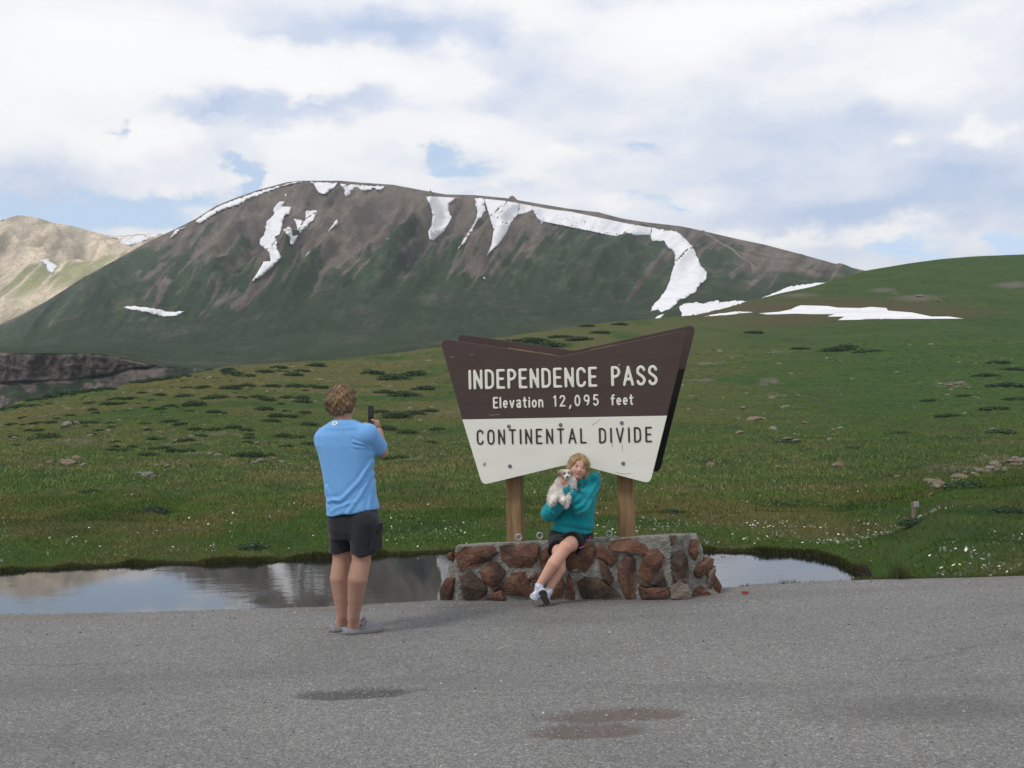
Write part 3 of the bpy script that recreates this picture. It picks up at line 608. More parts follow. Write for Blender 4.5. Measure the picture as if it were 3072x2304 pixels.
# ================================================================== SHAPES FROM DISTANCE FIELDS
class Field:
    def __init__(s, lo, hi, h):
        s.lo = np.asarray(lo, float); s.h = h; s.n = np.ceil((np.asarray(hi, float)-s.lo)/h).astype(int)+1
        ax = [s.lo[k]+h*np.arange(s.n[k]) for k in range(3)]
        g = np.meshgrid(*ax, indexing='ij'); s.P = np.stack([a.ravel() for a in g], 1).astype(np.float32)
    def sample(s, fn, k=4):
        nc_ = (s.n+k-1)//k; cc = [s.lo[q]+s.h*(k*np.arange(nc_[q])+(k-1)/2) for q in range(3)]
        g = np.meshgrid(*cc, indexing='ij'); D0 = fn(np.stack([a.ravel() for a in g], 1).astype(np.float32)).reshape(nc_)
        for q in range(3): D0 = np.repeat(D0, k, axis=q)
        D = D0[:s.n[0], :s.n[1], :s.n[2]].ravel().copy(); m = np.abs(D) < s.h*k*2.2
        D[m] = fn(s.P[m]); return D
    def mesh(s, D):
        D = D.reshape(s.n).astype(np.float64); ins = D < 0; nx, ny, nz = s.n
        c = np.zeros((nx-1, ny-1, nz-1)); acc = np.zeros((nx-1, ny-1, nz-1, 3))
        def sl(o): return (slice(o[0], nx-1+o[0]), slice(o[1], ny-1+o[1]), slice(o[2], nz-1+o[2]))
        corners = [(a, b, d) for a in (0, 1) for b in (0, 1) for d in (0, 1)]
        for a in corners:
            for k in range(3):
                if a[k]: continue
                b = list(a); b[k] = 1; da, db = D[sl(a)], D[sl(b)]; x = ins[sl(a)] != ins[sl(b)]
                t = np.where(x, da/np.where(x, da-db, 1), 0); c += x
                for q in range(3): acc[..., q] += np.where(x, a[q]+(t if q == k else 0), 0)
        m = c > 0; idx = -np.ones(m.shape, int); idx[m] = np.arange(m.sum())
        base = np.stack(np.meshgrid(*[np.arange(q-1) for q in s.n], indexing='ij'), -1)
        V = s.lo+s.h*(base[m]+acc[m]/c[m][:, None]); F = []
        for k in range(3):
            o1, o2 = (k+1) % 3, (k+2) % 3
            sa = [slice(1, -1)]*3; sa[k] = slice(0, -1); sb = list(sa); sb[k] = slice(1, None)
            A = ins[tuple(sa)]; B = ins[tuple(sb)]; I = np.argwhere(A != B)
            if not len(I): continue
            off = np.ones(3, int); off[k] = 0; I = I+off
            def cell(d1, d2): J = I.copy(); J[:, o1] += d1; J[:, o2] += d2; return idx[J[:, 0], J[:, 1], J[:, 2]]
            q = np.stack([cell(-1, -1), cell(0, -1), cell(0, 0), cell(-1, 0)], 1)
            fl = ~A[A != B]; q[fl] = q[fl][:, ::-1]; F.append(q)
        return V, np.concatenate(F)
def cone(P, a, b, ra, rb):
    a = np.asarray(a, np.float32); ba = np.asarray(b, np.float32)-a; pa = P-a
    t = np.clip(pa@ba/max(float(ba@ba), 1e-9), 0, 1); return np.linalg.norm(pa-t[:, None]*ba, axis=1)-(ra+(rb-ra)*t)
def chain(P, pts, rad, k=0.02):
    D = None
    for i in range(len(pts)-1):
        d = cone(P, pts[i], pts[i+1], rad[i], rad[i+1]); D = d if D is None else smin(D, d, k)
    return D
def ell(P, c, r, R=None):
    q = P-np.asarray(c, np.float32)
    if R is not None: q = q@np.asarray(R, np.float32).T        # rows of R are the local axes
    r = np.asarray(r, np.float32); k0 = np.linalg.norm(q/r, axis=1); k1 = np.linalg.norm(q/(r*r), axis=1); return k0*(k0-1)/np.maximum(k1, 1e-6)
def rbox(P, c, hs, r, R=None):
    q = P-np.asarray(c, np.float32)
    if R is not None: q = q@np.asarray(R, np.float32).T
    q = np.abs(q)-(np.asarray(hs, np.float32)-r); return np.linalg.norm(np.maximum(q, 0), axis=1)+np.minimum(q.max(1), 0)-r
def smin(a, b, k=0.02):
    h = np.clip(0.5+0.5*(b-a)/k, 0, 1); return b*(1-h)+a*h-k*h*(1-h)
def smax(a, b, k=0.01): return -smin(-a, -b, k)
def loft(P, levels):
    """levels: z, cx, cy, half width, half depth"""
    L = np.array(sorted(map(tuple, levels)), float); z = P[:, 2]
    cx, cy, a, b = [np.interp(z, L[:, 0], L[:, k]) for k in (1, 2, 3, 4)]
    q = np.abs((P[:, 0]-cx)/a)**2.3+np.abs((P[:, 1]-cy)/b)**2.3
    d = (q**(1/2.3)-1)*np.minimum(a, b)
    return smax(d, np.maximum(z-L[-1, 0], L[0, 0]-z), 0.02)
def wob(P, f, seed):
    r = np.random.default_rng(seed); s = 0
    for k in range(7):
        v = r.normal(0, 1, 3); v = v/np.linalg.norm(v)*f*r.uniform(0.6, 1.6); s = s+np.sin(P@v.astype(np.float32)+r.uniform(0, 6.28))
    return s/4.0
def shape(name, lo, hi, h, fn, mat, parent=None, colour=None, smooth=True, **kw):
    F = Field(lo, hi, h); V, Q = F.mesh(F.sample(fn))
    at_ = {'col': colour(V)} if colour else None
    return mk(name, V, Q, mat, parent, smooth=smooth, attrs=at_, **kw)
def nrm(v): v = np.asarray(v, float); return v/np.linalg.norm(v)
def box(name, c, hs, mat, parent, R=None, bevel=0.0):
    R = np.eye(3) if R is None else np.asarray(R)
    v = [np.asarray(c)+R.T@(np.array(s)*np.asarray(hs)) for s in [(-1, -1, -1), (1, -1, -1), (1, 1, -1), (-1, 1, -1), (-1, -1, 1), (1, -1, 1), (1, 1, 1), (-1, 1, 1)]]
    o = mk(name, v, [(3, 2, 1, 0), (4, 5, 6, 7), (0, 1, 5, 4), (1, 2, 6, 5), (2, 3, 7, 6), (3, 0, 4, 7)], mat, parent)
    if bevel:
        b = o.modifiers.new('bevel', 'BEVEL'); b.width = bevel; b.segments = 2
    return o
def tube(name, pts, r, mat, parent, n=8, closed=False):
    pts = [np.asarray(p, float) for p in pts]; V = []; N = len(pts)
    for i, p in enumerate(pts):
        t = nrm(pts[(i+1) % N]-pts[i-1]) if closed else nrm(pts[min(i+1, N-1)]-pts[max(i-1, 0)])
        up_ = np.array([0, 1.0, 0]) if closed else np.array([0, 0, 1.0]) if abs(t[2]) < 0.9 else np.array([1.0, 0, 0]); a = nrm(np.cross(t, up_)); b = np.cross(t, a); rr = r[i] if hasattr(r, '__len__') else r
        for k in range(n): q = 2*math.pi*k/n; V.append(p+rr*(a*math.cos(q)+b*math.sin(q)))
    F = [(i*n+k, i*n+(k+1) % n, ((i+1) % N)*n+(k+1) % n, ((i+1) % N)*n+k) for i in range(N if closed else N-1) for k in range(n)]
    if not closed: F += [tuple(range(n))[::-1], tuple((N-1)*n+k for k in range(n))]
    return mk(name, V, F, mat, parent, smooth=True)

# ================================================================== THE STONE PLINTH
wl = ground_at(1371, 1803); wr = ground_at(2014, 1794)
yaw = math.radians(5.0)
wd = np.array([math.cos(yaw), -math.sin(yaw), 0]); wn = np.array([-math.sin(yaw), -math.cos(yaw), 0])   # along the face, out of the face
WC = (wl+wr)/2; WC[2] = 0
Lh = 0.5*abs(np.dot(wr-wl, wd)); topz = 0.480
wall = empty('stone_plinth', WC, 'low plinth of red stones set in grey mortar under the big sign', 'plinth')
# plan outline: front face, chamfered ends, back; base spreads outwards
plan = [(-Lh, 0), (Lh, 0), (Lh+0.24, -0.20), (Lh+0.26, -0.42), (Lh+0.1, -0.55), (-Lh+0.02, -0.55), (-Lh-0.04, -0.36), (-Lh-0.03, -0.12)]
def dens(pl, step=0.02):
    out = []
    for i in range(len(pl)):
        a = np.array(pl[i]); b = np.array(pl[(i+1) % len(pl)]); n = max(1, int(np.linalg.norm(b-a)/step))
        out += [a+(b-a)*k/n for k in range(n)]
    return np.array(out)
ring = dens(plan); cen = np.array([0, -0.27]); hs_ = np.concatenate([np.linspace(-0.05, topz-0.03, 22), [topz-0.012, topz]])
VV = []
for hz_ in hs_:
    k = 1-max(0, hz_)/topz
    r_ = ring.copy(); r_[:, 0] -= 0.13*k**1.3*sstep(0.0, 0.10, -ring[:, 1])*(ring[:, 0] < 0); r_[:, 0] += 0.15*k**1.3*sstep(Lh+0.02, Lh+0.24, ring[:, 0])
    if hz_ > topz-0.02: r_ = cen+(r_-cen)*(1-0.008*(1 if hz_ > topz-0.005 else 0.2))
    nz = 0.045*(fbm(ring[:, 0]*9+3, np.full(len(ring), hz_*9), 4, 201)-0.5)
    dirv = (r_-cen); dirv /= np.linalg.norm(dirv, axis=1)[:, None]; r_ = r_+dirv*nz[:, None]
    zz_ = hz_+(0.012*(fbm(ring[:, 0]*6, ring[:, 1]*6, 3, 203)-0.5)+0.034*ring[:, 0]+0.105*ring[:, 1])*(hz_ > topz-0.1)
    VV.append(WC[None]+r_[:, :1]*wd+r_[:, 1:]*wn+zz_[:, None]*np.array([0, 0, 1.0]))
R0 = len(ring); FF = [(i*R0+k, i*R0+(k+1) % R0, (i+1)*R0+(k+1) % R0, (i+1)*R0+k) for i in range(len(hs_)-1) for k in range(R0)]
VV = np.concatenate(VV); FF.append(tuple((len(hs_)-1)*R0+k for k in range(R0)))
FF = [f[::-1] for f in FF]
mort = plain('mortar', (0.32, 0.305, 0.275), (0.13, 0.124, 0.112), 14, 0.95, 40, 1.0, 0.03, detail=9)
mk('mortar_core', VV, [f[::-1] for f in FF], mort, wall, smooth=False)
def stone_mat():
    m, T = mat_base('sandstone'); oi = T.new('ShaderNodeObjectInfo'); v = T.v('ADD', T.obj, T.v('MULTIPLY', oi.outputs['Location'], (7, 7, 7)))
    n = T.noise(v, 9, 7, 0.65); n2 = T.noise(v, 45, 5, 0.65); n3 = T.noise(v, 4, 3)
    a = T.new('ShaderNodeAttribute'); a.attribute_type = 'OBJECT'; a.attribute_name = 'tint'
    warm = T.ramp(n, [(0.28, (0.060, 0.034, 0.024)), (0.5, (0.150, 0.075, 0.050)), (0.72, (0.225, 0.135, 0.090))])
    dark = T.ramp(n, [(0.28, (0.035, 0.030, 0.026)), (0.5, (0.085, 0.062, 0.048)), (0.72, (0.17, 0.11, 0.075))])
    pale = T.ramp(n, [(0.28, (0.16, 0.13, 0.11)), (0.5, (0.25, 0.20, 0.17)), (0.72, (0.32, 0.27, 0.23))])
    c = T.mix(T.maprange(a.outputs['Fac'], 0.35, 0.65), warm, dark); c = T.mix(T.maprange(a.outputs['Fac'], 1.4, 1.6), c, pale)
    c = T.mix(T.maprange(n3, 0.48, 0.66, 0, 0.75), c, (0.040, 0.030, 0.026)); c = T.mix(T.maprange(n2, 0.6, 0.8, 0, 0.35), c, (0.30, 0.22, 0.16))
    T.put(T.b.inputs['Base Color'], c); T.b.inputs['Roughness'].default_value = 0.85; T.b.inputs['Specular IOR Level'].default_value = 0.25
    bump(T, T.m('ADD', n, T.m('MULTIPLY', n2, 0.5)), 1.0, 0.03); return m
STONE = stone_mat()
c4 = lambda a, b: (1300+a/2.4578, 1560+b/2.4578)
front = [([(170, 250), (240, 205), (430, 195), (470, 240), (410, 295), (210, 370)], 0), ([(500, 200), (580, 190), (740, 175), (770, 195), (755, 300), (690, 350), (570, 340), (520, 290)], 0),
 ([(790, 250), (830, 200), (880, 185), (910, 240), (880, 300), (850, 345), (800, 355)], 0), ([(990, 250), (1060, 180), (1160, 160), (1185, 220), (1170, 310), (1120, 375), (1020, 375), (985, 330)], 0.4),
 ([(1300, 200), (1320, 160), (1440, 138), (1560, 185), (1580, 245), (1520, 250), (1330, 225)], 0.25), ([(1200, 220), (1240, 180), (1290, 230), (1345, 260), (1350, 300), (1310, 340), (1275, 300), (1205, 265)], 0),
 ([(1222, 285), (1262, 300), (1300, 370), (1325, 430), (1300, 470), (1245, 430)], 0.35), ([(1370, 330), (1410, 285), (1445, 268), (1485, 300), (1490, 400), (1480, 560), (1420, 565), (1365, 440)], 0.45),
 ([(1520, 380), (1570, 240), (1650, 220), (1690, 260), (1680, 345), (1620, 420), (1590, 455)], 0), ([(1512, 405), (1550, 430), (1590, 470), (1640, 470), (1590, 488), (1512, 465)], 1), ([(1630, 425), (1685, 370), (1715, 480), (1640, 487), (1605, 462)], 1),
 ([(1520, 492), (1720, 500), (1740, 540), (1700, 570), (1540, 572)], 0.1), ([(345, 380), (410, 320), (460, 310), (525, 380), (500, 460), (440, 490), (400, 475)], 0), ([(205, 420), (280, 385), (370, 460), (395, 520), (370, 560), (280, 595), (230, 570)], 0.6),
 ([(525, 460), (590, 395), (690, 385), (735, 470), (740, 540), (690, 550), (540, 540), (515, 500)], 0), ([(380, 582), (440, 535), (500, 515), (525, 580), (460, 590)], 0), ([(710, 430), (750, 395), (820, 385), (840, 440), (760, 470)], 0.5),
 ([(975, 575), (985, 420), (1005, 400), (1025, 450), (1045, 575)], 0), ([(1065, 460), (1120, 425), (1230, 435), (1310, 500), (1370, 555), (1200, 575), (1105, 570)], 0.75), ([(840, 570), (850, 470), (890, 430), (940, 400), (960, 460), (950, 560), (880, 572)], 0.3),
 ([(430, 500), (495, 478), (503, 500), (450, 515)], 0.2), ([(1770, 260), (1840, 240), (1870, 280), (1885, 440), (1790, 440), (1765, 380)], 0.8), ([(1755, 572), (1760, 490), (1810, 450), (1870, 480), (1900, 540), (1890, 572)], 2.0)]
def stone(poly, tint, p0, n, seed, proud=0.05):
    r = np.random.default_rng(seed); pts = []; pc = np.mean(poly, 0)
    for i in range(len(poly)):
        a = np.array(poly[i], float); b = np.array(poly[(i+1) % len(poly)], float)
        a = pc+(a-pc)*1.10; b = pc+(b-pc)*1.10
        for t in (0, 0.33, 0.67): pts.append(a+(b-a)*t+r.normal(0, 2.5, 2))
    W0 = np.array([plane_at(*c4(*p), p0, n) for p in pts]); c = W0.mean(0); n = nrm(n); m = len(W0)
    if np.dot(np.cross(W0[m//3]-W0[0], W0[2*m//3]-W0[0]), n) < 0: W0 = W0[::-1]
    size = np.linalg.norm(W0-c, axis=1).mean(); V = []
    t1 = nrm(np.cross(n, [0, 0, 1.0])); t2 = np.cross(n, t1)
    facets = [(r.uniform(0.85, 1.15)*proud, *(r.normal(0, 0.30, 2))) for _ in range(4)]
    def top(w):
        q = w-c; return min(h0+fx*np.dot(q, t1)+fz*np.dot(q, t2) for h0, fx, fz in facets)
    for sc, k in ((1.0, None), (1.0, 0.45), (0.95, 0.86), (0.78, 1.0), (0.45, 1.05)):
        for w in W0:
            p = c+(w-c)*sc; hh = -0.06 if k is None else max(0.008, top(p)*k+r.normal(0, 0.0016)); V.append(p+n*hh)
    V.append(c+n*top(c)*1.06)
    F = [(i*m+k, i*m+(k+1) % m, (i+1)*m+(k+1) % m, (i+1)*m+k) for i in range(4) for k in range(m)]+[(4*m+k, 4*m+(k+1) % m, 5*m) for k in range(m)]
    o = mk('stone', V, F, STONE, wall, base=c); o['tint'] = float(tint); return o
for k, (poly, tint) in enumerate(front): stone(poly, tint, WC+wn*0.0, wn, 300+k)
# end stones
er = WC+wd*(Lh+0.02)+wn*(-0.01); nr_ = nrm(wn*0.55+wd*0.75)
el_ = WC-wd*(Lh+0.05)+wn*(-0.04)
for k, (poly, tint, p0, n) in enumerate([
 ([(1870, 220), (1900, 150), (1935, 150), (1925, 220), (1930, 310), (1900, 280)], 0.1, WC+wd*(Lh+0.14)-wn*0.12, nrm(wn*0.8+wd*0.6)), ([(1915, 400), (1930, 340), (2000, 280), (2045, 285), (2040, 360), (2000, 395), (1940, 425)], 0.1, WC+wd*(Lh+0.24)-wn*0.17, nrm(wn*0.8+wd*0.6)),
 ([(2000, 440), (2010, 380), (2050, 340), (2045, 450), (2025, 530), (2000, 500)], 1.5, WC+wd*(Lh+0.30)-wn*0.2, nrm(wn*0.8+wd*0.6)), ([(2040, 480), (2055, 400), (2105, 480), (2085, 535), (2040, 548)], 0.35, WC+wd*(Lh+0.36)-wn*0.24, nrm(wn*0.8+wd*0.6)),
 ([(1905, 562), (1910, 500), (1945, 465), (2010, 540), (1990, 560)], 0, WC+wd*(Lh+0.20)-wn*0.13, nrm(wn*0.8+wd*0.6)),
 ([(70, 602), (75, 500), (120, 425), (158, 430), (150, 500), (130, 602)], 0.1, WC-wd*(Lh+0.16)-wn*0.10, nrm(wn*0.85-wd*0.5)), ([(133, 300), (138, 245), (160, 235), (158, 290)], 0.2, WC-wd*(Lh+0.07)-wn*0.10, nrm(wn*0.8-wd*0.6))]):
    stone(poly, tint, p0, n, 340+k, 0.06)
# broken notch in the top edge, its dark hole put in as dark stone
stone([(1745, 120), (1792, 122), (1785, 165), (1768, 185)], 1.0, WC+wn*0.012, wn, 380, 0.008)
# eye bolts on the top
steel = plain('galvanised_steel', (0.42, 0.42, 0.43), (0.25, 0.25, 0.26), 60, 0.5, metal=0.6)
for sx, sy in ((1556, 1612), (1620, 1607), (1827, 1602)):
    c = at(sx, sy, WC[1]+0.10); pts = [c+0.024*np.array([math.cos(a), 0.15*math.sin(a), math.sin(a)]) for a in np.linspace(0, 2*math.pi, 17)[:-1]]
    eb_ = tube('eye_bolt', pts, 0.008, steel, wall, 8, closed=True); tube('shank', [c-[0, 0, 0.026], c-[0, 0, 0.09]], 0.007, steel, eb_, 8)

# ================================================================== THE SIGN
syaw = math.radians(12.0)
sd = np.array([math.cos(syaw), -math.sin(syaw), 0]); sn = np.array([-math.sin(syaw), -math.cos(syaw), 0]); up = np.array([0, 0, 1.0])
SC = at(1690, 1200, WC[1]+0.235)                      # a point of the front face
sb = SC.copy(); sb[2] = topz
sign = empty('summit_sign', sb, 'large brown and white wooden summit sign on two posts', 'sign')
c3 = lambda a, b: (1300+a/2.6976, 950+b/2.6976)
def SP(a, b, off=0.0): return plane_at(*c3(a, b), SC+sn*off, sn)
def s2(p): q = p-SC; return np.array([np.dot(q, sd), q[2]])          # to sign plane coordinates
def w2(xz, off): return SC+sd*xz[0]+up*xz[1]+sn*off
def rounded(pts, rads, n=6):
    out = []; N = len(pts)
    for i in range(N):
        p = np.array(pts[i]); a = np.array(pts[i-1]); b = np.array(pts[(i+1) % N]); r = rads[i]
        if r == 0: out.append(p); continue
        p0 = p+nrm(a-p)*r; p1 = p+nrm(b-p)*r
        for k in range(n+1): t = k/n; out.append(p0*(1-t)**2+2*p*t*(1-t)+p1*t*t)
    return out
def board(name, outline, z0, z1, mat, parent, bevel=0.004):
    m = len(outline); V = [w2(p, z1) for p in outline]+[w2(p, z0) for p in outline]
    F = [tuple(range(m)), tuple(range(2*m-1, m-1, -1))]+[(k, m+k, m+(k+1) % m, (k+1) % m) for k in range(m)]
    o = mk(name, V, F, mat, parent); bm = bmesh.new(); bm.from_mesh(o.data); bmesh.ops.recalc_face_normals(bm, faces=bm.faces[:]); bm.to_mesh(o.data); bm.free()
    if bevel: b = o.modifiers.new('bevel', 'BEVEL'); b.width = bevel; b.segments = 2; b.limit_method = 'ANGLE'
    return o
def paint(name, c1, c2, wear):
    m, T = mat_base(name); v = T.scalev(T.obj, (1, 1, 4)); n = T.noise(v, 3, 5, 0.6); n2 = T.noise(T.scalev(T.obj, (1, 1, 9)), 9, 6, 0.7)
    c = T.ramp(n, [(0.3, c2), (0.7, c1)]); c = T.mix(T.maprange(n2, 0.70, 0.80, 0, 0.8), c, wear)
    T.put(T.b.inputs['Base Color'], c); T.b.inputs['Roughness'].default_value = 0.55; T.b.inputs['Specular IOR Level'].default_value = 0.35
    st_ = T.noise(T.scalev(T.obj, (14, 14, 0.7)), 2.2, 5, 0.65); mo = T.noise(T.obj, 1.3, 4, 0.6); c = T.mix(T.m('MULTIPLY', T.maprange(st_, 0.56, 0.74), 0.16), c, wear); c = T.mix(T.maprange(mo, 0.4, 0.7, 0, 0.12), c, wear); gr = T.noise(T.scalev(T.obj, (1.5, 1.5, 40)), 3, 4, 0.6); c = T.mix(T.maprange(gr, 0.55, 0.7, 0, 0.10), c, wear); T.put(T.b.inputs['Base Color'], c)
    bump(T, n2, 0.25, 0.003); return m
BROWN = paint('brown_sign_paint', (0.070, 0.046, 0.040), (0.056, 0.037, 0.032), (0.10, 0.075, 0.065))
WHITE = paint('white_sign_paint', (0.80, 0.79, 0.71), (0.74, 0.73, 0.655), (0.64, 0.62, 0.53))
CREAM = paint('cream_letter_paint', (0.80, 0.79, 0.70), (0.74, 0.73, 0.64), (0.5, 0.48, 0.42))
DARK = paint('dark_letter_paint', (0.052, 0.042, 0.038), (0.04, 0.032, 0.03), (0.09, 0.08, 0.07))
tl, nt, tr = s2(SP(48, 175)), s2(SP(1035, 322)), s2(SP(2062, 100))
dl, dr = s2(SP(235, 832)), s2(SP(1890, 801))
bl, br = s2(SP(397, 1362)), s2(SP(1752, 1350)); ap = s2(SP(1100, 1192))
ap2 = s2(SP(1150, 1190))
TH = 0.045
upper_o = rounded([tl, nt, tr, dr, dl], [0.09, 0.03, 0.08, 0, 0]); lower_o = rounded([dl, dr, br, ap2, ap, bl], [0, 0, 0.05, 0.12, 0.12, 0.05])
bb = board('brown_board', upper_o, -TH, 0.0, BROWN, sign); wb = board('white_board', lower_o, -TH, 0.0, WHITE, sign)
GAP = 0.37; rise = np.array([0.05, 0.06])
rear_o = rounded([tl+rise, nt+rise, tr+rise, br+rise, (ap+ap2)/2+rise, bl+rise], [0.09, 0.03, 0.08, 0.05, 0.15, 0.05])
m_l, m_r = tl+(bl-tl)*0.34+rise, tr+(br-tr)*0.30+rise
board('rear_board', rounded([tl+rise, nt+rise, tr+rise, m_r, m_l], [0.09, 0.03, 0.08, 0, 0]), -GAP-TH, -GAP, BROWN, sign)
board('rear_lower_board', rounded([m_l, m_r, br+rise, (ap+ap2)/2+rise, bl+rise], [0, 0, 0.05, 0.15, 0.05]), -GAP-TH, -GAP, plain('gap_shade_black', (0.012, 0.011, 0.010), (0.008, 0.007, 0.007), 8, 0.7), sign)  # near-black colour holds the shade between the two boards
wood = plain('treated_wood', (0.30, 0.195, 0.10), (0.17, 0.105, 0.05), 5, 0.8, 30, 0.4, 0.004, vec_scale=(9, 9, 0.7), detail=6)
lumb = plain('raw_lumber', (0.33, 0.22, 0.12), (0.16, 0.10, 0.05), 5, 0.8, vec_scale=(1, 9, 9))
Rs = np.array([sd, -sn, up])
for x0, x1 in ((1524, 1569), (1857, 1904)):
    a = plane_at(x0, 1560, SC-sn*GAP*0.5, sn); b = plane_at(x1, 1560, SC-sn*GAP*0.5, sn); c = (a+b)/2; w = np.dot(b-a, sd)/2
    zt = s2(SP(1035, 322))[1]+SC[2]-0.10
    box('post', [c[0], c[1], (zt+0.2)/2], [w, GAP/2-TH*1.02, (zt-0.2)/2], wood, sign, Rs, 0.006) if False else box('post', [c[0], c[1], (zt+0.2)/2], [w, 0.07, (zt-0.2)/2], wood, sign, Rs, 0.008)
for (xa, za), (xb, zb) in (((tl+(nt-tl)*0.55), (tl+(nt-tl)*0.93)), ((nt+(tr-nt)*0.22), (nt+(tr-nt)*0.42))):
    p = w2(np.array([xa, za+0.03]), -TH-0.02); q = w2(np.array([xb, zb+0.03]), -TH-0.02); t = nrm(q-p); R = np.array([t, -sn, np.cross(t, -sn)])
    box('blocking', (p+q)/2-sn*(GAP-TH)/2+up*-0.042, [np.linalg.norm(q-p)/2, (GAP-TH)/2-0.012, 0.02], lumb, sign, R)
bolt_m = plain('bolt_zinc', (0.30, 0.31, 0.33), (0.16, 0.17, 0.18), 80, 0.45, metal=0.7)
for a, b in ((612, 888), (1030, 876), (1525, 860), (620, 1210), (1537, 1187)):
    p = SP(a, b); pts = []
    for rr, hh in ((0.017, 0.0), (0.017, 0.004), (0.009, 0.004), (0.009, 0.011)):
        pts += [p+sn*hh+rr*(sd*math.cos(k*math.pi/5)+up*math.sin(k*math.pi/5)) for k in range(10)]
    mk('bolt', pts, [(i*10+k, i*10+(k+1) % 10, (i+1)*10+(k+1) % 10, (i+1)*10+k) for i in range(3) for k in range(10)]+[tuple(range(30, 40))], bolt_m, sign)
# --- lettering: routed strokes with round ends
def arc(cx, cy, rx, ry, a0, a1, n=10): return [(cx+rx*math.cos(math.radians(a0+(a1-a0)*k/n)), cy+ry*math.sin(math.radians(a0+(a1-a0)*k/n))) for k in range(n+1)]
w_ = 0.40
GL = {'I': (0.0, [[(0, 0), (0, 1)]]), 'N': (w_, [[(0, 0), (0, 1)], [(0, 1), (w_, 0)], [(w_, 0), (w_, 1)]]), 'E': (0.36, [[(0.36, 1), (0, 1), (0, 0), (0.36, 0)], [(0, .52), (.30, .52)]]),
 'D': (w_, [[(0, 0), (0, 1)], [(0, 1)]+arc(.14, .72, .26, .28, 90, 0)+arc(.14, .28, .26, .28, 0, -90)+[(0, 0)]]), 'P': (.38, [[(0, 0), (0, 1)], [(0, 1)]+arc(.16, .74, .22, .26, 90, -90)+[(0, .48)]]),
 'C': (.40, [arc(.20, .76, .20, .24, 10, 180)+arc(.20, .24, .20, .24, 180, 350)]), 'A': (.48, [[(0, 0), (.24, 1), (.48, 0)], [(.08, .32), (.40, .32)]]), 'S': (.38, [arc(.19, .755, .19, .245, 15, 200)+[(.10, .58), (.28, .44)]+arc(.19, .245, .19, .245, 20, -165)]),
 'O': (.42, [arc(.21, .73, .21, .27, 0, 180)+arc(.21, .27, .21, .27, 180, 360)+[(.42, .73)]]), 'T': (.42, [[(0, 1), (.42, 1)], [(.21, 1), (.21, 0)]]), 'L': (.34, [[(0, 1), (0, 0), (.34, 0)]]), 'V': (.46, [[(0, 1), (.23, 0), (.46, 1)]]),
 '1': (.14, [[(0, .86), (.14, 1), (.14, 0)]]), '2': (.44, [arc(.22, .74, .22, .26, 165, -20)+[(0, 0), (.44, 0)]]), '0': (.44, [arc(.22, .5, .22, .5, 0, 360, 22)]), '9': (.44, [arc(.22, .71, .22, .29, 0, 360, 16), [(.44, .70)]+arc(.12, .62, .32, .62, 0, -62)]),
 '5': (.42, [[(.38, 1), (.06, 1), (.03, .58)]+arc(.20, .32, .22, .31, 130, -150)]), ',': (.10, [[(.10, .02), (.08, -.12), (0, -.26)]]),
 'l': (0.0, [[(0, 0), (0, 1.0)]]), 'e': (.36, [[(.02, .34), (.34, .34)]+arc(.18, .34, .17, .32, 0, 310, 16)]), 'v': (.36, [[(0, .66), (.18, 0), (.36, .66)]]), 'a': (.36, [arc(.18, .60, .16, .10, 150, 0, 6)+[(.34, .0)], arc(.18, .2, .16, .19, 0, 360, 14)]),
 't': (.28, [[(.12, .95), (.12, .12)]+arc(.22, .12, .10, .11, 180, 280, 5), [(0, .68), (.28, .68)]]), 'i': (0.0, [[(0, 0), (0, .66)], [(0, .9), (0, .92)]]), 'o': (.36, [arc(.18, .33, .18, .32, 0, 360, 16)]), 'n': (.34, [[(0, 0), (0, .66)], arc(.17, .44, .17, .22, 180, 0, 8)+[(.34, 0)]]),
 'f': (.28, [arc(.24, .86, .13, .14, 70, 180, 5)+[(.11, 0)], [(0, .66), (.28, .66)]])}
GLCACHE = {}
def glyph(ch, hgt, st, aspect, mat):
    key = (ch, round(hgt, 4), round(st, 3), round(aspect, 2), mat.name)
    if key in GLCACHE: return GLCACHE[key]
    w, strokes = GL[ch]; h = hgt/24; r = st*hgt
    F = Field((-r-2*h, -0.010, -0.30*hgt-r-2*h), (w*hgt*aspect+r+2*h, 0.006, 1.0*hgt+r+2*h), h)
    # coarse in depth is enough: squash depth so that cells stay thin
    F.P[:, 1] = F.P[:, 1]
    D = np.full(len(F.P), 9.0); q = F.P[:, [0, 2]]
    for s_ in strokes:
        for a, b in zip(s_[:-1], s_[1:]):
            a = np.array([a[0]*hgt*aspect, a[1]*hgt]); b = np.array([b[0]*hgt*aspect, b[1]*hgt]); ba = b-a; t = np.clip(((q-a)@ba)/max(ba@ba, 1e-9), 0, 1)
            D = np.minimum(D, np.linalg.norm(q-a-t[:, None]*ba, axis=1)-r)
    D = np.maximum(D, np.abs(F.P[:, 1]+0.002)-0.0045)
    V, Q = F.mesh(D); me = mesh_from('letter', V, Q, mat, smooth=False); GLCACHE[key] = me; return me
srot = (0, 0, -syaw)
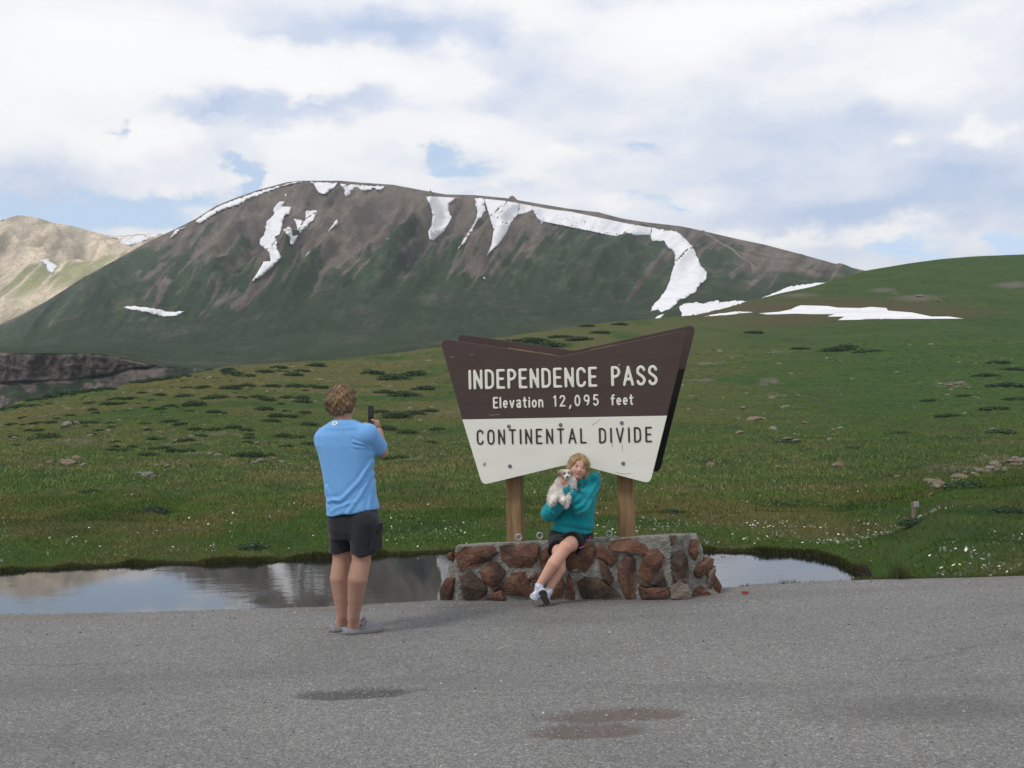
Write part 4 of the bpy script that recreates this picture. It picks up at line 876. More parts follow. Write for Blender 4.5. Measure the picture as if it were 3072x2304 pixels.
def word(txt, xl, yl, xr, yr, cap_px, st, mat, parent):
    """xl,yl / xr,yr: outer ends of the base line on the photograph"""
    a = s2(SP(xl, yl)); b = s2(SP(xr, yr)); cap = np.linalg.norm(s2(SP(xl, yl-cap_px))-a)
    Lw = np.linalg.norm(b-a); dirw = (b-a)/Lw; r = st*cap; hgt = cap-2*r; st2 = r/hgt
    asp = 1.0; ws = [GL[c][0]*hgt*asp for c in txt]; gap = (Lw-sum(ws)-2*r*len(txt))/(len(txt)-1)
    x = 0.0
    for c, wv in zip(txt, ws):
        me = glyph(c, hgt, st2, asp, mat); p = a+dirw*(x+r)+np.array([0, r]); inst('letter', me, w2(p, 0.0), parent, srot); x += wv+2*r+gap
word('INDEPENDENCE', 287, 594, 1331, 572, 163, 0.073, CREAM, bb); word('PASS', 1440, 567, 1818, 558, 166, 0.073, CREAM, bb)
word('Elevation', 485, 746, 893, 737, 95, 0.078, CREAM, bb); word('12,095', 972, 732, 1341, 724, 95, 0.075, CREAM, bb); word('feet', 1436, 722, 1622, 717, 92, 0.078, CREAM, bb)
word('CONTINENTAL', 353, 1038, 1242, 1026, 124, 0.058, DARK, wb); word('DIVIDE', 1342, 1026, 1772, 1016, 126, 0.058, DARK, wb)

# flaked paint, scratches and rust runs on the boards
def chip(poly, mat, parent):
    P_ = [w2(s2(SP(a, b)), 0.0012) for a, b in poly]; c_ = np.mean(P_, 0)
    mk('paint_flake', P_+[w2(s2(SP(a, b)), -0.001) for a, b in poly], [tuple(range(len(P_)))]+[(k, k+len(P_), (k+1) % len(P_)+len(P_), (k+1) % len(P_)) for k in range(len(P_))], mat, parent)
fl1 = plain('bare_plywood', (0.40, 0.34, 0.24), (0.3, 0.25, 0.17)); fl2 = plain('grey_flake', (0.22, 0.19, 0.175), (0.15, 0.13, 0.12)); fl3 = plain('grey_run', (0.40, 0.40, 0.38), (0.33, 0.33, 0.31))
chip([(403, 1190), (414, 1178), (428, 1186), (426, 1205), (412, 1215), (404, 1205)], fl1, wb)
chip([(128, 333), (150, 322), (176, 322), (160, 332)], fl2, bb); chip([(285, 308), (326, 300), (328, 306), (290, 313)], fl2, bb); chip([(1536, 400), (1552, 402), (1548, 407), (1537, 405)], fl2, bb); chip([(440, 795), (530, 788), (545, 794), (470, 801)], fl2, bb)
chip([(1443, 1030), (1451, 1030), (1449, 1060), (1445, 1060)], fl3, wb); chip([(1526, 1040), (1533, 1040), (1531, 1092), (1528, 1092)], fl3, wb); chip([(1280, 878), (1350, 830), (1352, 833), (1284, 882)], fl3, wb)
chip([(1480, 1258), (1540, 1270), (1600, 1268), (1600, 1272), (1540, 1275), (1480, 1262)], fl3, wb); chip([(1495, 388), (1508, 380), (1514, 388), (1502, 398)], fl3, bb)
# ================================================================== PEOPLE
def skin_mat():
    m, T = mat_base('skin'); a = T.new('ShaderNodeAttribute'); a.attribute_name = 'col'
    n = T.noise(T.obj, 45, 4, 0.6); c = T.mix(T.maprange(n, 0.35, 0.7, 0, 0.16), a.outputs['Color'], (0.30, 0.12, 0.08), 'MIX')
    T.put(T.b.inputs['Base Color'], c); T.b.inputs['Roughness'].default_value = 0.55; T.b.inputs['Specular IOR Level'].default_value = 0.35
    T.b.inputs['Subsurface Weight'].default_value = 0.12; T.b.inputs['Subsurface Radius'].default_value = (0.012, 0.005, 0.003); T.b.inputs['Subsurface Scale'].default_value = 0.6
    return m
SKIN = skin_mat()
def cloth(name, c1, c2, scale=60, bstr=0.25):
    m, T = mat_base(name); n = T.noise(T.obj, scale, 4, 0.6); n2 = T.noise(T.obj, 400, 2)
    T.put(T.b.inputs['Base Color'], T.ramp(n, [(0.3, c2), (0.7, c1)])); T.b.inputs['Roughness'].default_value = 0.9; T.b.inputs['Specular IOR Level'].default_value = 0.15
    T.b.inputs['Sheen Weight'].default_value = 0.15; bump(T, n2, bstr, 0.001); return m
def hair_mat(name, c1, c2, c3):
    m, T = mat_base(name); r = T.new('ShaderNodeNewGeometry').outputs['Random Per Island']; n = T.noise(T.scalev(T.obj, (1, 1, 0.35)), 70, 4, 0.6)
    f = T.m('ADD', T.m('MULTIPLY', r, 0.28), T.m('MULTIPLY', n, 0.80))
    T.put(T.b.inputs['Base Color'], T.ramp(f, [(0.2, c1), (0.55, c2), (0.85, c3)])); T.b.inputs['Roughness'].default_value = 0.6; T.b.inputs['Specular IOR Level'].default_value = 0.3
    bump(T, n, 0.4, 0.006); return m
def mesh_normals(V, Q):
    n = np.zeros_like(V); a = np.cross(V[Q[:, 2]]-V[Q[:, 0]], V[Q[:, 3]]-V[Q[:, 1]])
    for k in range(4): np.add.at(n, Q[:, k], a)
    return n/np.maximum(np.linalg.norm(n, axis=1), 1e-9)[:, None]
def strands(P, N, D, length, width, rs, bend=0.4, lift=0.35, jit=0.25):
    """thin three-point locks leaving a surface: P roots, N normals, D flow"""
    k = len(P); L = np.broadcast_to(length, (k,))[:, None]*rs.uniform(0.6, 1.4, k)[:, None]; t = D+N*lift+rs.normal(0, jit, (k, 3)); t /= np.linalg.norm(t, axis=1)[:, None]
    side = np.cross(t, N); side /= np.maximum(np.linalg.norm(side, axis=1), 1e-6)[:, None]; w = width*rs.uniform(0.6, 1.3, k)[:, None]
    mid = P+t*L*0.55; tip = P+(t+(D-N*0.6)*bend)*L
    V = np.stack([P-side*w, P+side*w, mid+side*w*0.8, mid-side*w*0.8, tip], 1).reshape(-1, 3); b = 5*np.arange(k)[:, None]
    F = [tuple(x) for x in (b+np.array([0, 1, 2, 3]))]+[tuple(x) for x in (b+np.array([3, 2, 4]))]
    return V, F
def fuse(V1, Q1, V2, F2): return np.concatenate([V1, V2]), [tuple(q) for q in Q1]+[tuple(i+len(V1) for i in f) for f in F2]
def rotz(a): c, s = math.cos(a), math.sin(a); return np.array([[c, s, 0], [-s, c, 0], [0, 0, 1.0]])      # rows: local axes of something turned by a

# ------------------------------------------------------------------ the photographing man
g0 = ground_at(1075, 1903); YM = g0[1]
J = lambda sx, sy, dy=0.0: at(sx, sy, YM+dy)
man = empty('person', (g0[0], g0[1], 0), 'person with curly hair in light blue shirt and dark cargo shorts taking a photo', 'person')
MSK = (0.385, 0.220, 0.162)
fdir = nrm([0.93, 0.36, 0]); sdir = np.array([fdir[1], -fdir[0], 0])          # foot direction, to his right
heelR = J(1036, 1903, 0.0)*[1, 1, 0]; heelL = heelR-sdir*0.135-fdir*0.062
footR = np.array([fdir, sdir, up])
def body_man(P):
    D = ell(P, J(1027, 1203, 0.03), (0.076, 0.094, 0.118), rotz(math.radians(-30)))
    hf = nrm([0.50, 0.86, 0]); D = smin(D, ell(P, J(1030, 1228, 0.03)+hf*0.035, (0.055, 0.06, 0.055)), 0.03)       # jaw
    hc = J(1027, 1203, 0.03); D = smin(D, cone(P, hc+hf*0.09+up*0.005, hc+hf*0.112-up*0.02, 0.010, 0.015), 0.014)      # nose
    hs = np.array([hf[1], -hf[0], 0])
    for s in (-1, 1): D = smin(D, ell(P, hc+hs*s*0.079-hf*0.004-up*0.01, (0.012, 0.022, 0.032), rotz(math.radians(-30))), 0.008)
    D = smin(D, cone(P, J(1029, 1275, 0.0), J(1028, 1225, 0.02), 0.064, 0.058), 0.03)
    t = chain(P, [J(1040, 1310, 0.01), J(1048, 1400, 0.02), J(1056, 1500, 0.02), J(1060, 1560, 0.02)], [0.10, 0.11, 0.11, 0.095], 0.03); D = smin(D, t, 0.05)
    ra = chain(P, [J(1108, 1303, -0.04), J(1146, 1356, 0.12), J(1137, 1295, 0.31)], [0.052, 0.044, 0.030], 0.015); D = smin(D, ra, 0.02)
    la = chain(P, [J(975, 1315, 0.09), J(1000, 1400, 0.34), J(1085, 1300, 0.43)], [0.052, 0.044, 0.030], 0.015); D = smin(D, la, 0.02)
    for hip, kn, cf, an, heel, rr in ((J(1086, 1560, -0.06), J(1084, 1682, -0.045), J(1073, 1738, -0.075), J(1062, 1846, -0.02), heelR, 1.02), (J(1028, 1560, 0.08), J(1024, 1682, 0.10), J(1017, 1735, 0.08), J(1026, 1846, 0.10), heelL, 0.95)):
        l = chain(P, [hip, kn, cf, cf+(an-cf)*0.5, an, heel+fdir*0.055+up*0.055], [0.080*rr, 0.067*rr, 0.069*rr, 0.056*rr, 0.039*rr, 0.036], 0.004)
        l = smin(l, cone(P, heel+fdir*0.06+up*0.05, heel+fdir*0.20+up*0.04, 0.036, 0.030), 0.02); D = smin(D, l, 0.03)
    # right hand: palm, four fingers round the telephone, thumb
    pr = J(1131, 1276, 0.37); D = smin(D, ell(P, pr, (0.026, 0.032, 0.042)), 0.015)
    for k in range(4):
        b = pr+np.array([-0.006, 0.020, 0.024-0.017*k]); m = b+np.array([-0.030, 0.026, 0.006]); e = m+np.array([-0.026, -0.006-0.002*k, 0.002]); D = smin(D, chain(P, [b, m, e], [0.0095, 0.0088, 0.0075], 0.004), 0.005)
    D = smin(D, chain(P, [pr+np.array([-0.004, -0.022, 0.012]), pr+np.array([-0.020, -0.026, 0.036]), pr+np.array([-0.036, -0.016, 0.046])], [0.011, 0.010, 0.008], 0.004), 0.005)
    pl = J(1096, 1282, 0.42); D = smin(D, ell(P, pl, (0.026, 0.030, 0.040)), 0.015)
    for k in range(4):
        b = pl+np.array([0.006, 0.016, 0.022-0.016*k]); m = b+np.array([0.028, 0.016, 0.006]); e = m+np.array([0.020, -0.016, 0.004]); D = smin(D, chain(P, [b, m, e], [0.0095, 0.0088, 0.0075], 0.004), 0.005)
    D = smin(D, chain(P, [pl+np.array([0.004, -0.020, 0.014]), pl+np.array([0.012, -0.024, 0.036])], [0.011, 0.0085], 0.004), 0.005)
    return D
def man_col(V): return np.tile(np.array(MSK, np.float32), (len(V), 1))*(1-0.14*np.clip(wob(V.astype(np.float32), 18, 3), -1, 1))[:, None]
lo = np.array([g0[0]-0.36, YM-0.32, -0.01]); hi = np.array([g0[0]+0.40, YM+0.52, 1.86])
shape('body', lo, hi, 0.0085, body_man, SKIN, man, man_col)
# hair: curly mop
HM = hair_mat('curly_hair', (0.055, 0.034, 0.018), (0.165, 0.102, 0.053), (0.34, 0.23, 0.13))
def hair_man(P):
    c = J(1026, 1196, 0.02); D = ell(P, c, (0.098, 0.108, 0.100)); D = smin(D, ell(P, c+np.array([-0.015, -0.045, -0.035]), (0.098, 0.07, 0.085)), 0.03)
    hf = nrm([0.50, 0.86, 0]); q = P-c.astype(np.float32)
    D = np.maximum(D, (q@hf.astype(np.float32))-0.055)                       # no hair over the face
    D = np.maximum(D, -(P[:, 2]-(J(1026, 1243, 0)[2]-0.0)))
    return D+0.011*wob(P, 62, 11)+0.007*wob(P, 130, 12)
F_ = Field(J(1026, 1196)-[0.15, 0.17, 0.16], J(1026, 1196)+[0.15, 0.17, 0.15], 0.0045); V_, Q_ = F_.mesh(F_.sample(hair_man)); N_ = mesh_normals(V_, Q_)
rs = np.random.default_rng(5); pick = rs.integers(0, len(V_), 4200); Dn = rs.normal(0, 0.8, (4200, 3))+np.array([0, 0, -0.35])
Dn -= N_[pick]*(Dn*N_[pick]).sum(1)[:, None]; Dn /= np.linalg.norm(Dn, axis=1)[:, None]
V2, F2 = strands(V_[pick], N_[pick], Dn, 0.014, 0.0032, rs, 0.3, 0.12, 0.08); Vh, Fh = fuse(V_, Q_, V2, F2); mk('hair', Vh, Fh, HM, man, smooth=True)
# shirt
SHIRT = cloth('light_blue_jersey', (0.175, 0.405, 0.75), (0.155, 0.365, 0.69), 25)
def lv(sy, xl, xr, b, yc=0.0):
    a = J(xl, sy); c = J(xr, sy); return ((a[2]+c[2])/2, (a[0]+c[0])/2, YM+yc, (c[0]-a[0])/2, b)
shirt_levels = [lv(1258, 1000, 1062, 0.068, 0.005), lv(1268, 985, 1080, 0.088, 0.005), lv(1282, 962, 1108, 0.108, 0.01), lv(1305, 948, 1122, 0.125, 0.01), lv(1335, 945, 1124, 0.138, 0.015), lv(1385, 957, 1121, 0.146, 0.02), lv(1430, 968, 1122, 0.150, 0.02), lv(1480, 975, 1129, 0.155, 0.02), lv(1530, 978, 1138, 0.160, 0.02), lv(1560, 978, 1142, 0.162, 0.02)]
hemL = J(978, 1548); hemR = J(1142, 1524)
def shirt_f(P):
    D = loft(P, shirt_levels)
    # drape folds: creases from the left hip up to the right armpit
    x = (P[:, 0]-g0[0]); z = P[:, 2]; fold = 0.0035*wob(P, 13, 21)+0.002*wob(P, 30, 22); q2 = P[:, [0, 2]]
    for pts, am, wd_ in (([(990, 1500), (1035, 1492), (1085, 1440), (1118, 1385)], 0.010, 0.013), ([(1050, 1535), (1090, 1480), (1120, 1420)], 0.008, 0.012), ([(984, 1455), (1000, 1492), (1030, 1500)], 0.007, 0.010),
                         ([(1000, 1530), (1030, 1512), (1070, 1500)], 0.005, 0.011), ([(1112, 1540), (1118, 1480), (1124, 1440)], 0.006, 0.011), ([(1065, 1322), (1095, 1332), (1115, 1342)], 0.007, 0.008), ([(1070, 1338), (1098, 1342), (1115, 1348)], 0.006, 0.007), ([(1075, 1310), (1100, 1322), (1112, 1335)], 0.005, 0.007), ([(985, 1280), (1030, 1284), (1075, 1280)], 0.003, 0.010)):
        W_ = [J(a, b)[[0, 2]] for a, b in pts]; dm = np.full(len(P), 9.0)
        for a, b in zip(W_[:-1], W_[1:]):
            ba = b-a; t = np.clip(((q2-a)@ba)/(ba@ba), 0, 1); dm = np.minimum(dm, np.linalg.norm(q2-a-t[:, None]*ba, axis=1))
        fold = fold-am*np.exp(-(dm/wd_)**2)+0.55*am*np.exp(-((dm-1.9*wd_)/wd_)**2)
    D = D+fold
    sR = cone(P, J(1100, 1306, -0.03), J(1142, 1350, 0.11), 0.088, 0.066); ax = nrm(J(1142, 1350, 0.11)-J(1100, 1306, -0.03)).astype(np.float32)
    sR = smax(sR, (P-J(1139, 1346, 0.10).astype(np.float32))@ax, 0.006); D = smin(D, sR+0.003*wob(P, 45, 23), 0.025)
    sL = cone(P, J(978, 1318, 0.06), J(996, 1390, 0.30), 0.085, 0.068); ax = nrm(J(996, 1390, 0.30)-J(978, 1318, 0.06)).astype(np.float32)
    sL = smax(sL, (P-J(993, 1385, 0.27).astype(np.float32))@ax, 0.006); D = smin(D, sL, 0.025)
    zh = hemL[2]+(P[:, 0]-hemL[0])/(hemR[0]-hemL[0])*(hemR[2]-hemL[2])+0.004*np.sin(P[:, 0]*40)
    return smax(D, zh-P[:, 2], 0.006)
sh = shape('shirt', lo, hi, 0.0085, shirt_f, SHIRT, man)
# round emblem below the collar with two short bars
emc = J(1004, 1270, -0.135)
def on_front(P0, fld, step=0.002):       # walk from the camera side onto a surface
    p = np.array(P0, float); d = nrm(p-np.array([0, 0, CAM_H])); p = p-d*0.15
    for k in range(200):
        if fld(p[None].astype(np.float32))[0] < 0.0: break
        p = p+d*step
    return p, d
p, dv = on_front(emc, shirt_f)
eps = 0.01; gx = np.array([shirt_f((p+eps*e)[None].astype(np.float32))[0]-shirt_f((p-eps*e)[None].astype(np.float32))[0] for e in np.eye(3)]); en = nrm(gx); e1 = nrm(np.cross([0, 0, 1.0], en)); e2 = np.cross(en, e1)
if e1[0] < 0: e1 = -e1
em = mk('emblem', [p+en*0.002+0.0225*(e1*math.cos(a)+e2*0.72*math.sin(a)) for a in np.linspace(0, 2*math.pi, 21)[:-1]]+[p+en*-0.002+0.0245*(e1*math.cos(a)+e2*0.76*math.sin(a)) for a in np.linspace(0, 2*math.pi, 21)[:-1]], [tuple(range(20))]+[(k, 20+k, 20+(k+1) % 20, (k+1) % 20) for k in range(20)], plain('emblem_white', (0.75, 0.76, 0.78), (0.7, 0.71, 0.73)), sh)
for s in (-1, 1): box('mark', p+en*0.0022+e1*0.005*s, [0.0022, 0.0006, 0.0075], plain('emblem_dark', (0.04, 0.05, 0.08)), em, np.array([e1, en, e2]))
# shorts
SHORTS = cloth('charcoal_twill', (0.028, 0.029, 0.035), (0.020, 0.021, 0.025), 30)
def shorts_f(P):
    D = loft(P, [lv(1515, 1005, 1110, 0.10, 0.02), lv(1535, 990, 1128, 0.13, 0.02), lv(1552, 984, 1137, 0.140, 0.02), lv(1590, 983, 1146, 0.145, 0.02), lv(1615, 992, 1140, 0.125, 0.02)])
    for a, b, ra, rb in ((J(1092, 1570, -0.06), J(1092, 1690, -0.055), 0.110, 0.088), (J(1026, 1570, 0.085), J(1025, 1690, 0.10), 0.104, 0.080)):
        l = cone(P, a, b, ra, rb); zc = J(1092, 1660, 0)[2]; l = smax(l, zc-P[:, 2]+0.01*np.sin(P[:, 0]*30), 0.006); D = smin(D, l, 0.03)
    return D+0.004*wob(P, 22, 31)+0.003*wob(P, 48, 32)
so_ = shape('shorts', lo, hi, 0.0085, shorts_f, SHORTS, man)
pn = nrm([0.80, -0.60, 0]); pc = J(1128, 1612, -0.10); Rp = np.array([nrm(np.cross(pn, up)), pn, up])
shape('cargo_pocket', pc-0.16, pc+0.16, 0.007, lambda P: rbox(P, pc, (0.056, 0.014, 0.088), 0.010, Rp)+0.003*wob(P, 40, 33), SHORTS, so_)
shape('pocket_flap', pc-0.16, pc+0.18, 0.007, lambda P: rbox(P, pc+up*0.074+pn*0.006, (0.059, 0.014, 0.028), 0.006, Rp)+0.002*wob(P, 40, 34), SHORTS, so_)
box('pull_tab', pc+up*0.035+pn*0.016+Rp[0]*0.0, [0.003, 0.002, 0.018], plain('black_cord', (0.01, 0.01, 0.01)), so_, Rp)
# clogs
CLOG = plain('grey_foam_rubber', (0.235, 0.235, 0.26), (0.205, 0.205, 0.23), 30, 0.55); SOLE = plain('clog_sole', (0.20, 0.19, 0.185), (0.15, 0.14, 0.135), 40, 0.7); HOLE = plain('dark_inside', (0.02, 0.02, 0.02))
def clog(heel):
    c = np.array([heel-fdir*0.02])[0]; Rf = footR; o_ = c
    def prof(s): return np.interp(s, [0, 0.02, 0.06, 0.13, 0.20, 0.25, 0.28, 0.295], [0.014, 0.037, 0.044, 0.045, 0.057, 0.054, 0.036, 0.012])
    def local(P): return (P-o_.astype(np.float32))@Rf.T.astype(np.float32)
    def upper_f(P):
        q = local(P); s = np.clip(q[:, 0], 0, 0.295); w = prof(s)
        hgt = np.interp(s, [0, 0.03, 0.10, 0.145, 0.17, 0.22, 0.27, 0.295], [0.058, 0.062, 0.060, 0.078, 0.096, 0.084, 0.060, 0.036])
        d = np.sqrt((q[:, 1]/w)**2+np.clip((q[:, 2]-0.012)/(hgt-0.012), 0, None)**2)
        D = np.maximum((d-1)*0.03, np.maximum(0.010-q[:, 2], np.maximum(-q[:, 0], q[:, 0]-0.295)))
        D = np.maximum(D, -ell(P, o_+fdir*0.075+up*0.075, (0.068, 0.031, 0.055), Rf))             # opening for the foot
        for a, b in ((0.205, 0.048), (0.235, 0.043), (0.258, 0.036)):
            D = np.maximum(D, -(np.linalg.norm(q-np.array([a, b+0.004, 0.052], np.float32), axis=1)-0.0085))
        for a, b in ((0.19, 0.0), (0.215, 0.018), (0.215, -0.018), (0.24, 0.0)):
            D = np.maximum(D, -(np.linalg.norm(q-np.array([a, b, 0.093-(a-0.19)*0.30], np.float32), axis=1)-0.0075))
        return D
    a_, b_ = o_-0.12, o_+np.array([0.34, 0.24, 0.11]); a_[2] = -0.004
    cl_ = shape('clog', a_, b_, 0.0045, upper_f, CLOG, man)
    def sole_f(P):
        q = local(P); s = np.clip(q[:, 0], 0, 0.295); w = prof(s)+0.004; D = np.maximum(np.abs(q[:, 1])-w, np.abs(q[:, 2]-0.0125)-0.0105); return smax(D, np.abs(q[:, 0]-0.146)-0.152, 0.008)
    shape('sole', a_, b_, 0.005, sole_f, SOLE, cl_)
    ctr = o_+fdir*0.128+up*0.045
    tube('strap', [ctr+sdir*0.043*math.cos(t)+up*(0.064*math.sin(t))+fdir*(0.036*math.sin(t)) for t in np.linspace(0, math.pi, 11)], 0.0075, CLOG, cl_)
    for s in (-1, 1): tube('rivet', [ctr+sdir*s*0.043, ctr+sdir*s*0.052], 0.009, CLOG, cl_, 10)
    box('lining', o_+fdir*0.155+up*0.050, [0.045, 0.032, 0.016], HOLE, cl_, Rf)
clog(heelR); clog(heelL)
# flip telephone in his hands
phb = J(1113, 1262, 0.40); pyaw = math.radians(18); Rph = np.array([[math.cos(pyaw), -math.sin(pyaw), 0], [math.sin(pyaw), math.cos(pyaw), 0], [0, 0, 1.0]])
phone = empty('mobile_phone', phb, 'black flip phone held open upright in both hands of the standing person', 'phone')
BLK = plain('black_plastic', (0.016, 0.016, 0.018), (0.010, 0.010, 0.012), 20, 0.35); SCR = plain('phone_screen', (0.035, 0.042, 0.045), (0.012, 0.014, 0.016), 60, 0.15, spec=0.6); KEY = plain('phone_keys', (0.16, 0.165, 0.17), (0.09, 0.09, 0.1), 120, 0.4)
lid = shape('screen_half', phb+[-0.06, -0.05, -0.02], phb+[0.06, 0.05, 0.14], 0.0035, lambda P: rbox(P, phb+up*0.062, (0.0235, 0.0065, 0.054), 0.006, Rph), BLK, phone)
box('display', phb+up*0.066-Rph[1]*0.0068, [0.0185, 0.0008, 0.034], SCR, lid, Rph)
tl2 = math.radians(28); Rk = np.array([Rph[0], Rph[1]*math.cos(tl2)+up*math.sin(tl2), -Rph[1]*math.sin(tl2)+up*math.cos(tl2)])
kc = phb-Rk[2]*0.040+Rph[1]*0.0; kp = shape('keypad_half', phb+[-0.06, -0.09, -0.12], phb+[0.06, 0.09, 0.03], 0.0035, lambda P: rbox(P, kc, (0.0235, 0.0075, 0.044), 0.006, Rk), BLK, phone)
box('keys', kc-Rk[1]*0.0078+Rk[2]*0.008, [0.018, 0.0006, 0.030], KEY, kp, Rk)
tube('hinge', [phb-Rph[0]*0.022, phb+Rph[0]*0.022], 0.0075, BLK, phone, 10)

# ------------------------------------------------------------------ the girl on the plinth
YG = WC[1]+0.06; k5 = lambda a, b: (1560+a/3.3167, 1330+b/3.3167)
G5 = lambda a, b, dy=0.0: at(*k5(a, b), YG+dy)
gb = G5(520, 930); girl = empty('person', (gb[0], gb[1], topz), 'person with blonde hair in teal hoodie and black shorts sitting on the stone plinth', 'person')
GSK = np.array((0.60, 0.345, 0.255), np.float32)
hd = G5(582, 238, -0.045)                                       # head centre
tilt = math.radians(15); fy = math.radians(-8)                  # head leans to the right of the picture, face turned a little left
hx_ = nrm([math.cos(tilt), 0.10, -math.sin(tilt)]); hz_a = nrm(np.array([math.sin(tilt), 0.08, math.cos(tilt)])-0); hy_ = np.cross(hz_a, hx_); hx_ = np.cross(hy_, hz_a)
hx_, hy_, hz_a = nrm(hx_), nrm(hy_), nrm(hz_a); HR = np.array([hx_, hy_, hz_a])
def hp(x, y, z): return hd+hx_*x+hy_*y+hz_a*z
legL = [G5(610, 935, 0.09), G5(455, 1035, -0.235), G5(335, 1195, -0.285), G5(192, 1408, -0.275)]
legR = [G5(400, 950, 0.09), G5(385, 1085, -0.20), G5(395, 1250, -0.215), G5(288, 1462, -0.235)]
armL = [G5(705, 430, 0.02), G5(610, 640, -0.17), G5(465, 425, -0.225)]
armR = [G5(430, 470, 0.03), G5(290, 690, -0.06), G5(430, 600, -0.20)]
def head_g(P):
    D = ell(P, hp(0, 0.012, 0.018), (0.070, 0.082, 0.084), HR)
    D = smin(D, ell(P, hp(0, -0.022, -0.040), (0.054, 0.052, 0.060), HR), 0.035)
    D = smin(D, ell(P, hp(0, -0.052, -0.082), (0.020, 0.018, 0.016), HR), 0.022)                # chin
    for s in (-1, 1):
        D = smin(D, ell(P, hp(0.034*s, -0.052, -0.030), (0.020, 0.016, 0.020), HR), 0.015)         # cheeks
        D = smax(D, -ell(P, hp(0.030*s, -0.079, 0.004), (0.016, 0.010, 0.009), HR), 0.008)          # eye sockets
    D = smin(D, cone(P, hp(0, -0.066, 0.002), hp(0, -0.083, -0.026), 0.006, 0.0095), 0.008); D = smin(D, cone(P, hp(-0.008, -0.074, -0.030), hp(0.008, -0.074, -0.030), 0.007, 0.007), 0.006)
    D = smin(D, cone(P, hp(-0.017, -0.069, -0.054), hp(0.017, -0.069, -0.054), 0.0055, 0.0055), 0.006)
    D = smax(D, -cone(P, hp(-0.017, -0.079, -0.0545), hp(0.017, -0.079, -0.0545), 0.0022, 0.0022), 0.003)
    return D
def body_girl(P):
    D = head_g(P)
    D = smin(D, cone(P, G5(610, 420, 0.01), hp(0, 0.012, -0.055), 0.046, 0.040), 0.02)
    D = smin(D, chain(P, [G5(620, 430, 0.03), G5(570, 650, 0.04), G5(520, 870, 0.06)], [0.075, 0.085, 0.10], 0.03), 0.04)
    D = smin(D, chain(P, armL, [0.045, 0.036, 0.024], 0.01), 0.02); D = smin(D, chain(P, armR, [0.045, 0.036, 0.024], 0.01), 0.02)
    D = smin(D, chain(P, legL, [0.078, 0.056, 0.051, 0.029], 0.005), 0.02); D = np.minimum(D, chain(P, legR, [0.076, 0.054, 0.049, 0.029], 0.005))
    # left hand under the dog's chin
    c = G5(428, 378, -0.235); ax = nrm(c-armL[2]); D = smin(D, ell(P, c, (0.024, 0.018, 0.032), np.array([nrm([1, 0, 0.2]), [0, 1, 0], nrm([-0.2, 0, 1])])), 0.014)
    for k in range(4):
        b = c+np.array([-0.016+0.011*k, -0.004, 0.022]); m = b+np.array([-0.004, 0.006, 0.022-0.002*abs(k-1.5)]); e = m+np.array([0.002, 0.020, 0.010]); D = smin(D, chain(P, [b, m, e], [0.0082, 0.0078, 0.0068], 0.003), 0.004)
    D = smin(D, chain(P, [c+np.array([0.018, -0.006, -0.004]), c+np.array([0.034, -0.006, 0.010]), c+np.array([0.046, 0.002, 0.016])], [0.009, 0.0085, 0.007], 0.003), 0.004)
    # right hand under its body
    c = G5(462, 572, -0.215); D = smin(D, ell(P, c, (0.030, 0.022, 0.020)), 0.014)
    for k in range(4):
        b = c+np.array([0.016, -0.010+0.0, 0.012-0.0105*k]); m = b+np.array([0.022, 0.004, 0.006]); e = m+np.array([0.012, 0.014, 0.006]); D = smin(D, chain(P, [b, m, e], [0.0082, 0.0078, 0.0068], 0.003), 0.004)
    D = smin(D, chain(P, [c+np.array([-0.004, -0.008, 0.014]), c+np.array([0.010, -0.010, 0.028])], [0.009, 0.007], 0.003), 0.004)
    return D
def girl_col(V):
    c = np.tile(GSK, (len(V), 1)); q = (V-hd)@HR.T
    def sp(p, r, colr, k=1.0):
        nonlocal c
        w = np.exp(-(((q-np.array(p))/np.array(r))**2).sum(1))[:, None]*k; c = c*(1-w)+np.array(colr, np.float32)*w
    for s in (-1, 1):
        sp((0.036*s, -0.066, -0.030), (0.018, 0.03, 0.016), (0.62, 0.22, 0.17), 0.45); sp((0.030*s, -0.075, 0.0205), (0.015, 0.02, 0.0035), (0.22, 0.12, 0.06), 0.75)
        sp((0.030*s, -0.078, 0.006), (0.018, 0.03, 0.0095), (0.10, 0.05, 0.04), 0.85)
    sp((0, -0.075, -0.056), (0.026, 0.04, 0.011), (0.26, 0.06, 0.06), 1.0); sp((0, -0.08, -0.0545), (0.014, 0.03, 0.0024), (0.72, 0.66, 0.60), 0.55)
    sp((0, -0.085, -0.034), (0.010, 0.02, 0.005), (0.42, 0.20, 0.14), 0.5)
    kn = legL[1]; w = np.exp(-(np.linalg.norm(V-kn-np.array([0, -0.05, 0]), axis=1)/0.05)**2)[:, None]*0.3; c = c*(1-w)+np.array((0.55, 0.24, 0.18), np.float32)*w
    return c
glo = np.array([gb[0]-0.40, YG-0.40, -0.02]); ghi = np.array([gb[0]+0.42, YG+0.26, 1.32])
shape('body', glo, ghi, 0.0062, body_girl, SKIN, girl, girl_col)
EYEW = plain('eye_white', (0.62, 0.60, 0.58), (0.6, 0.58, 0.56), 20, 0.2); EYEB = plain('eye_iris', (0.035, 0.045, 0.06), (0.03, 0.035, 0.045), 20, 0.15)
for s in (-1, 1):
    c = hp(0.030*s, -0.062, 0.003); eo = shape('eye', c-0.018, c+0.018, 0.0022, lambda P: ell(P, c, (0.0130, 0.0100, 0.0052), HR), EYEW, girl)
    c2 = c-hy_*0.0072; shape('iris', c2-0.010, c2+0.010, 0.0015, lambda P: ell(P, c2, (0.0064, 0.0036, 0.0060), HR), EYEB, eo)
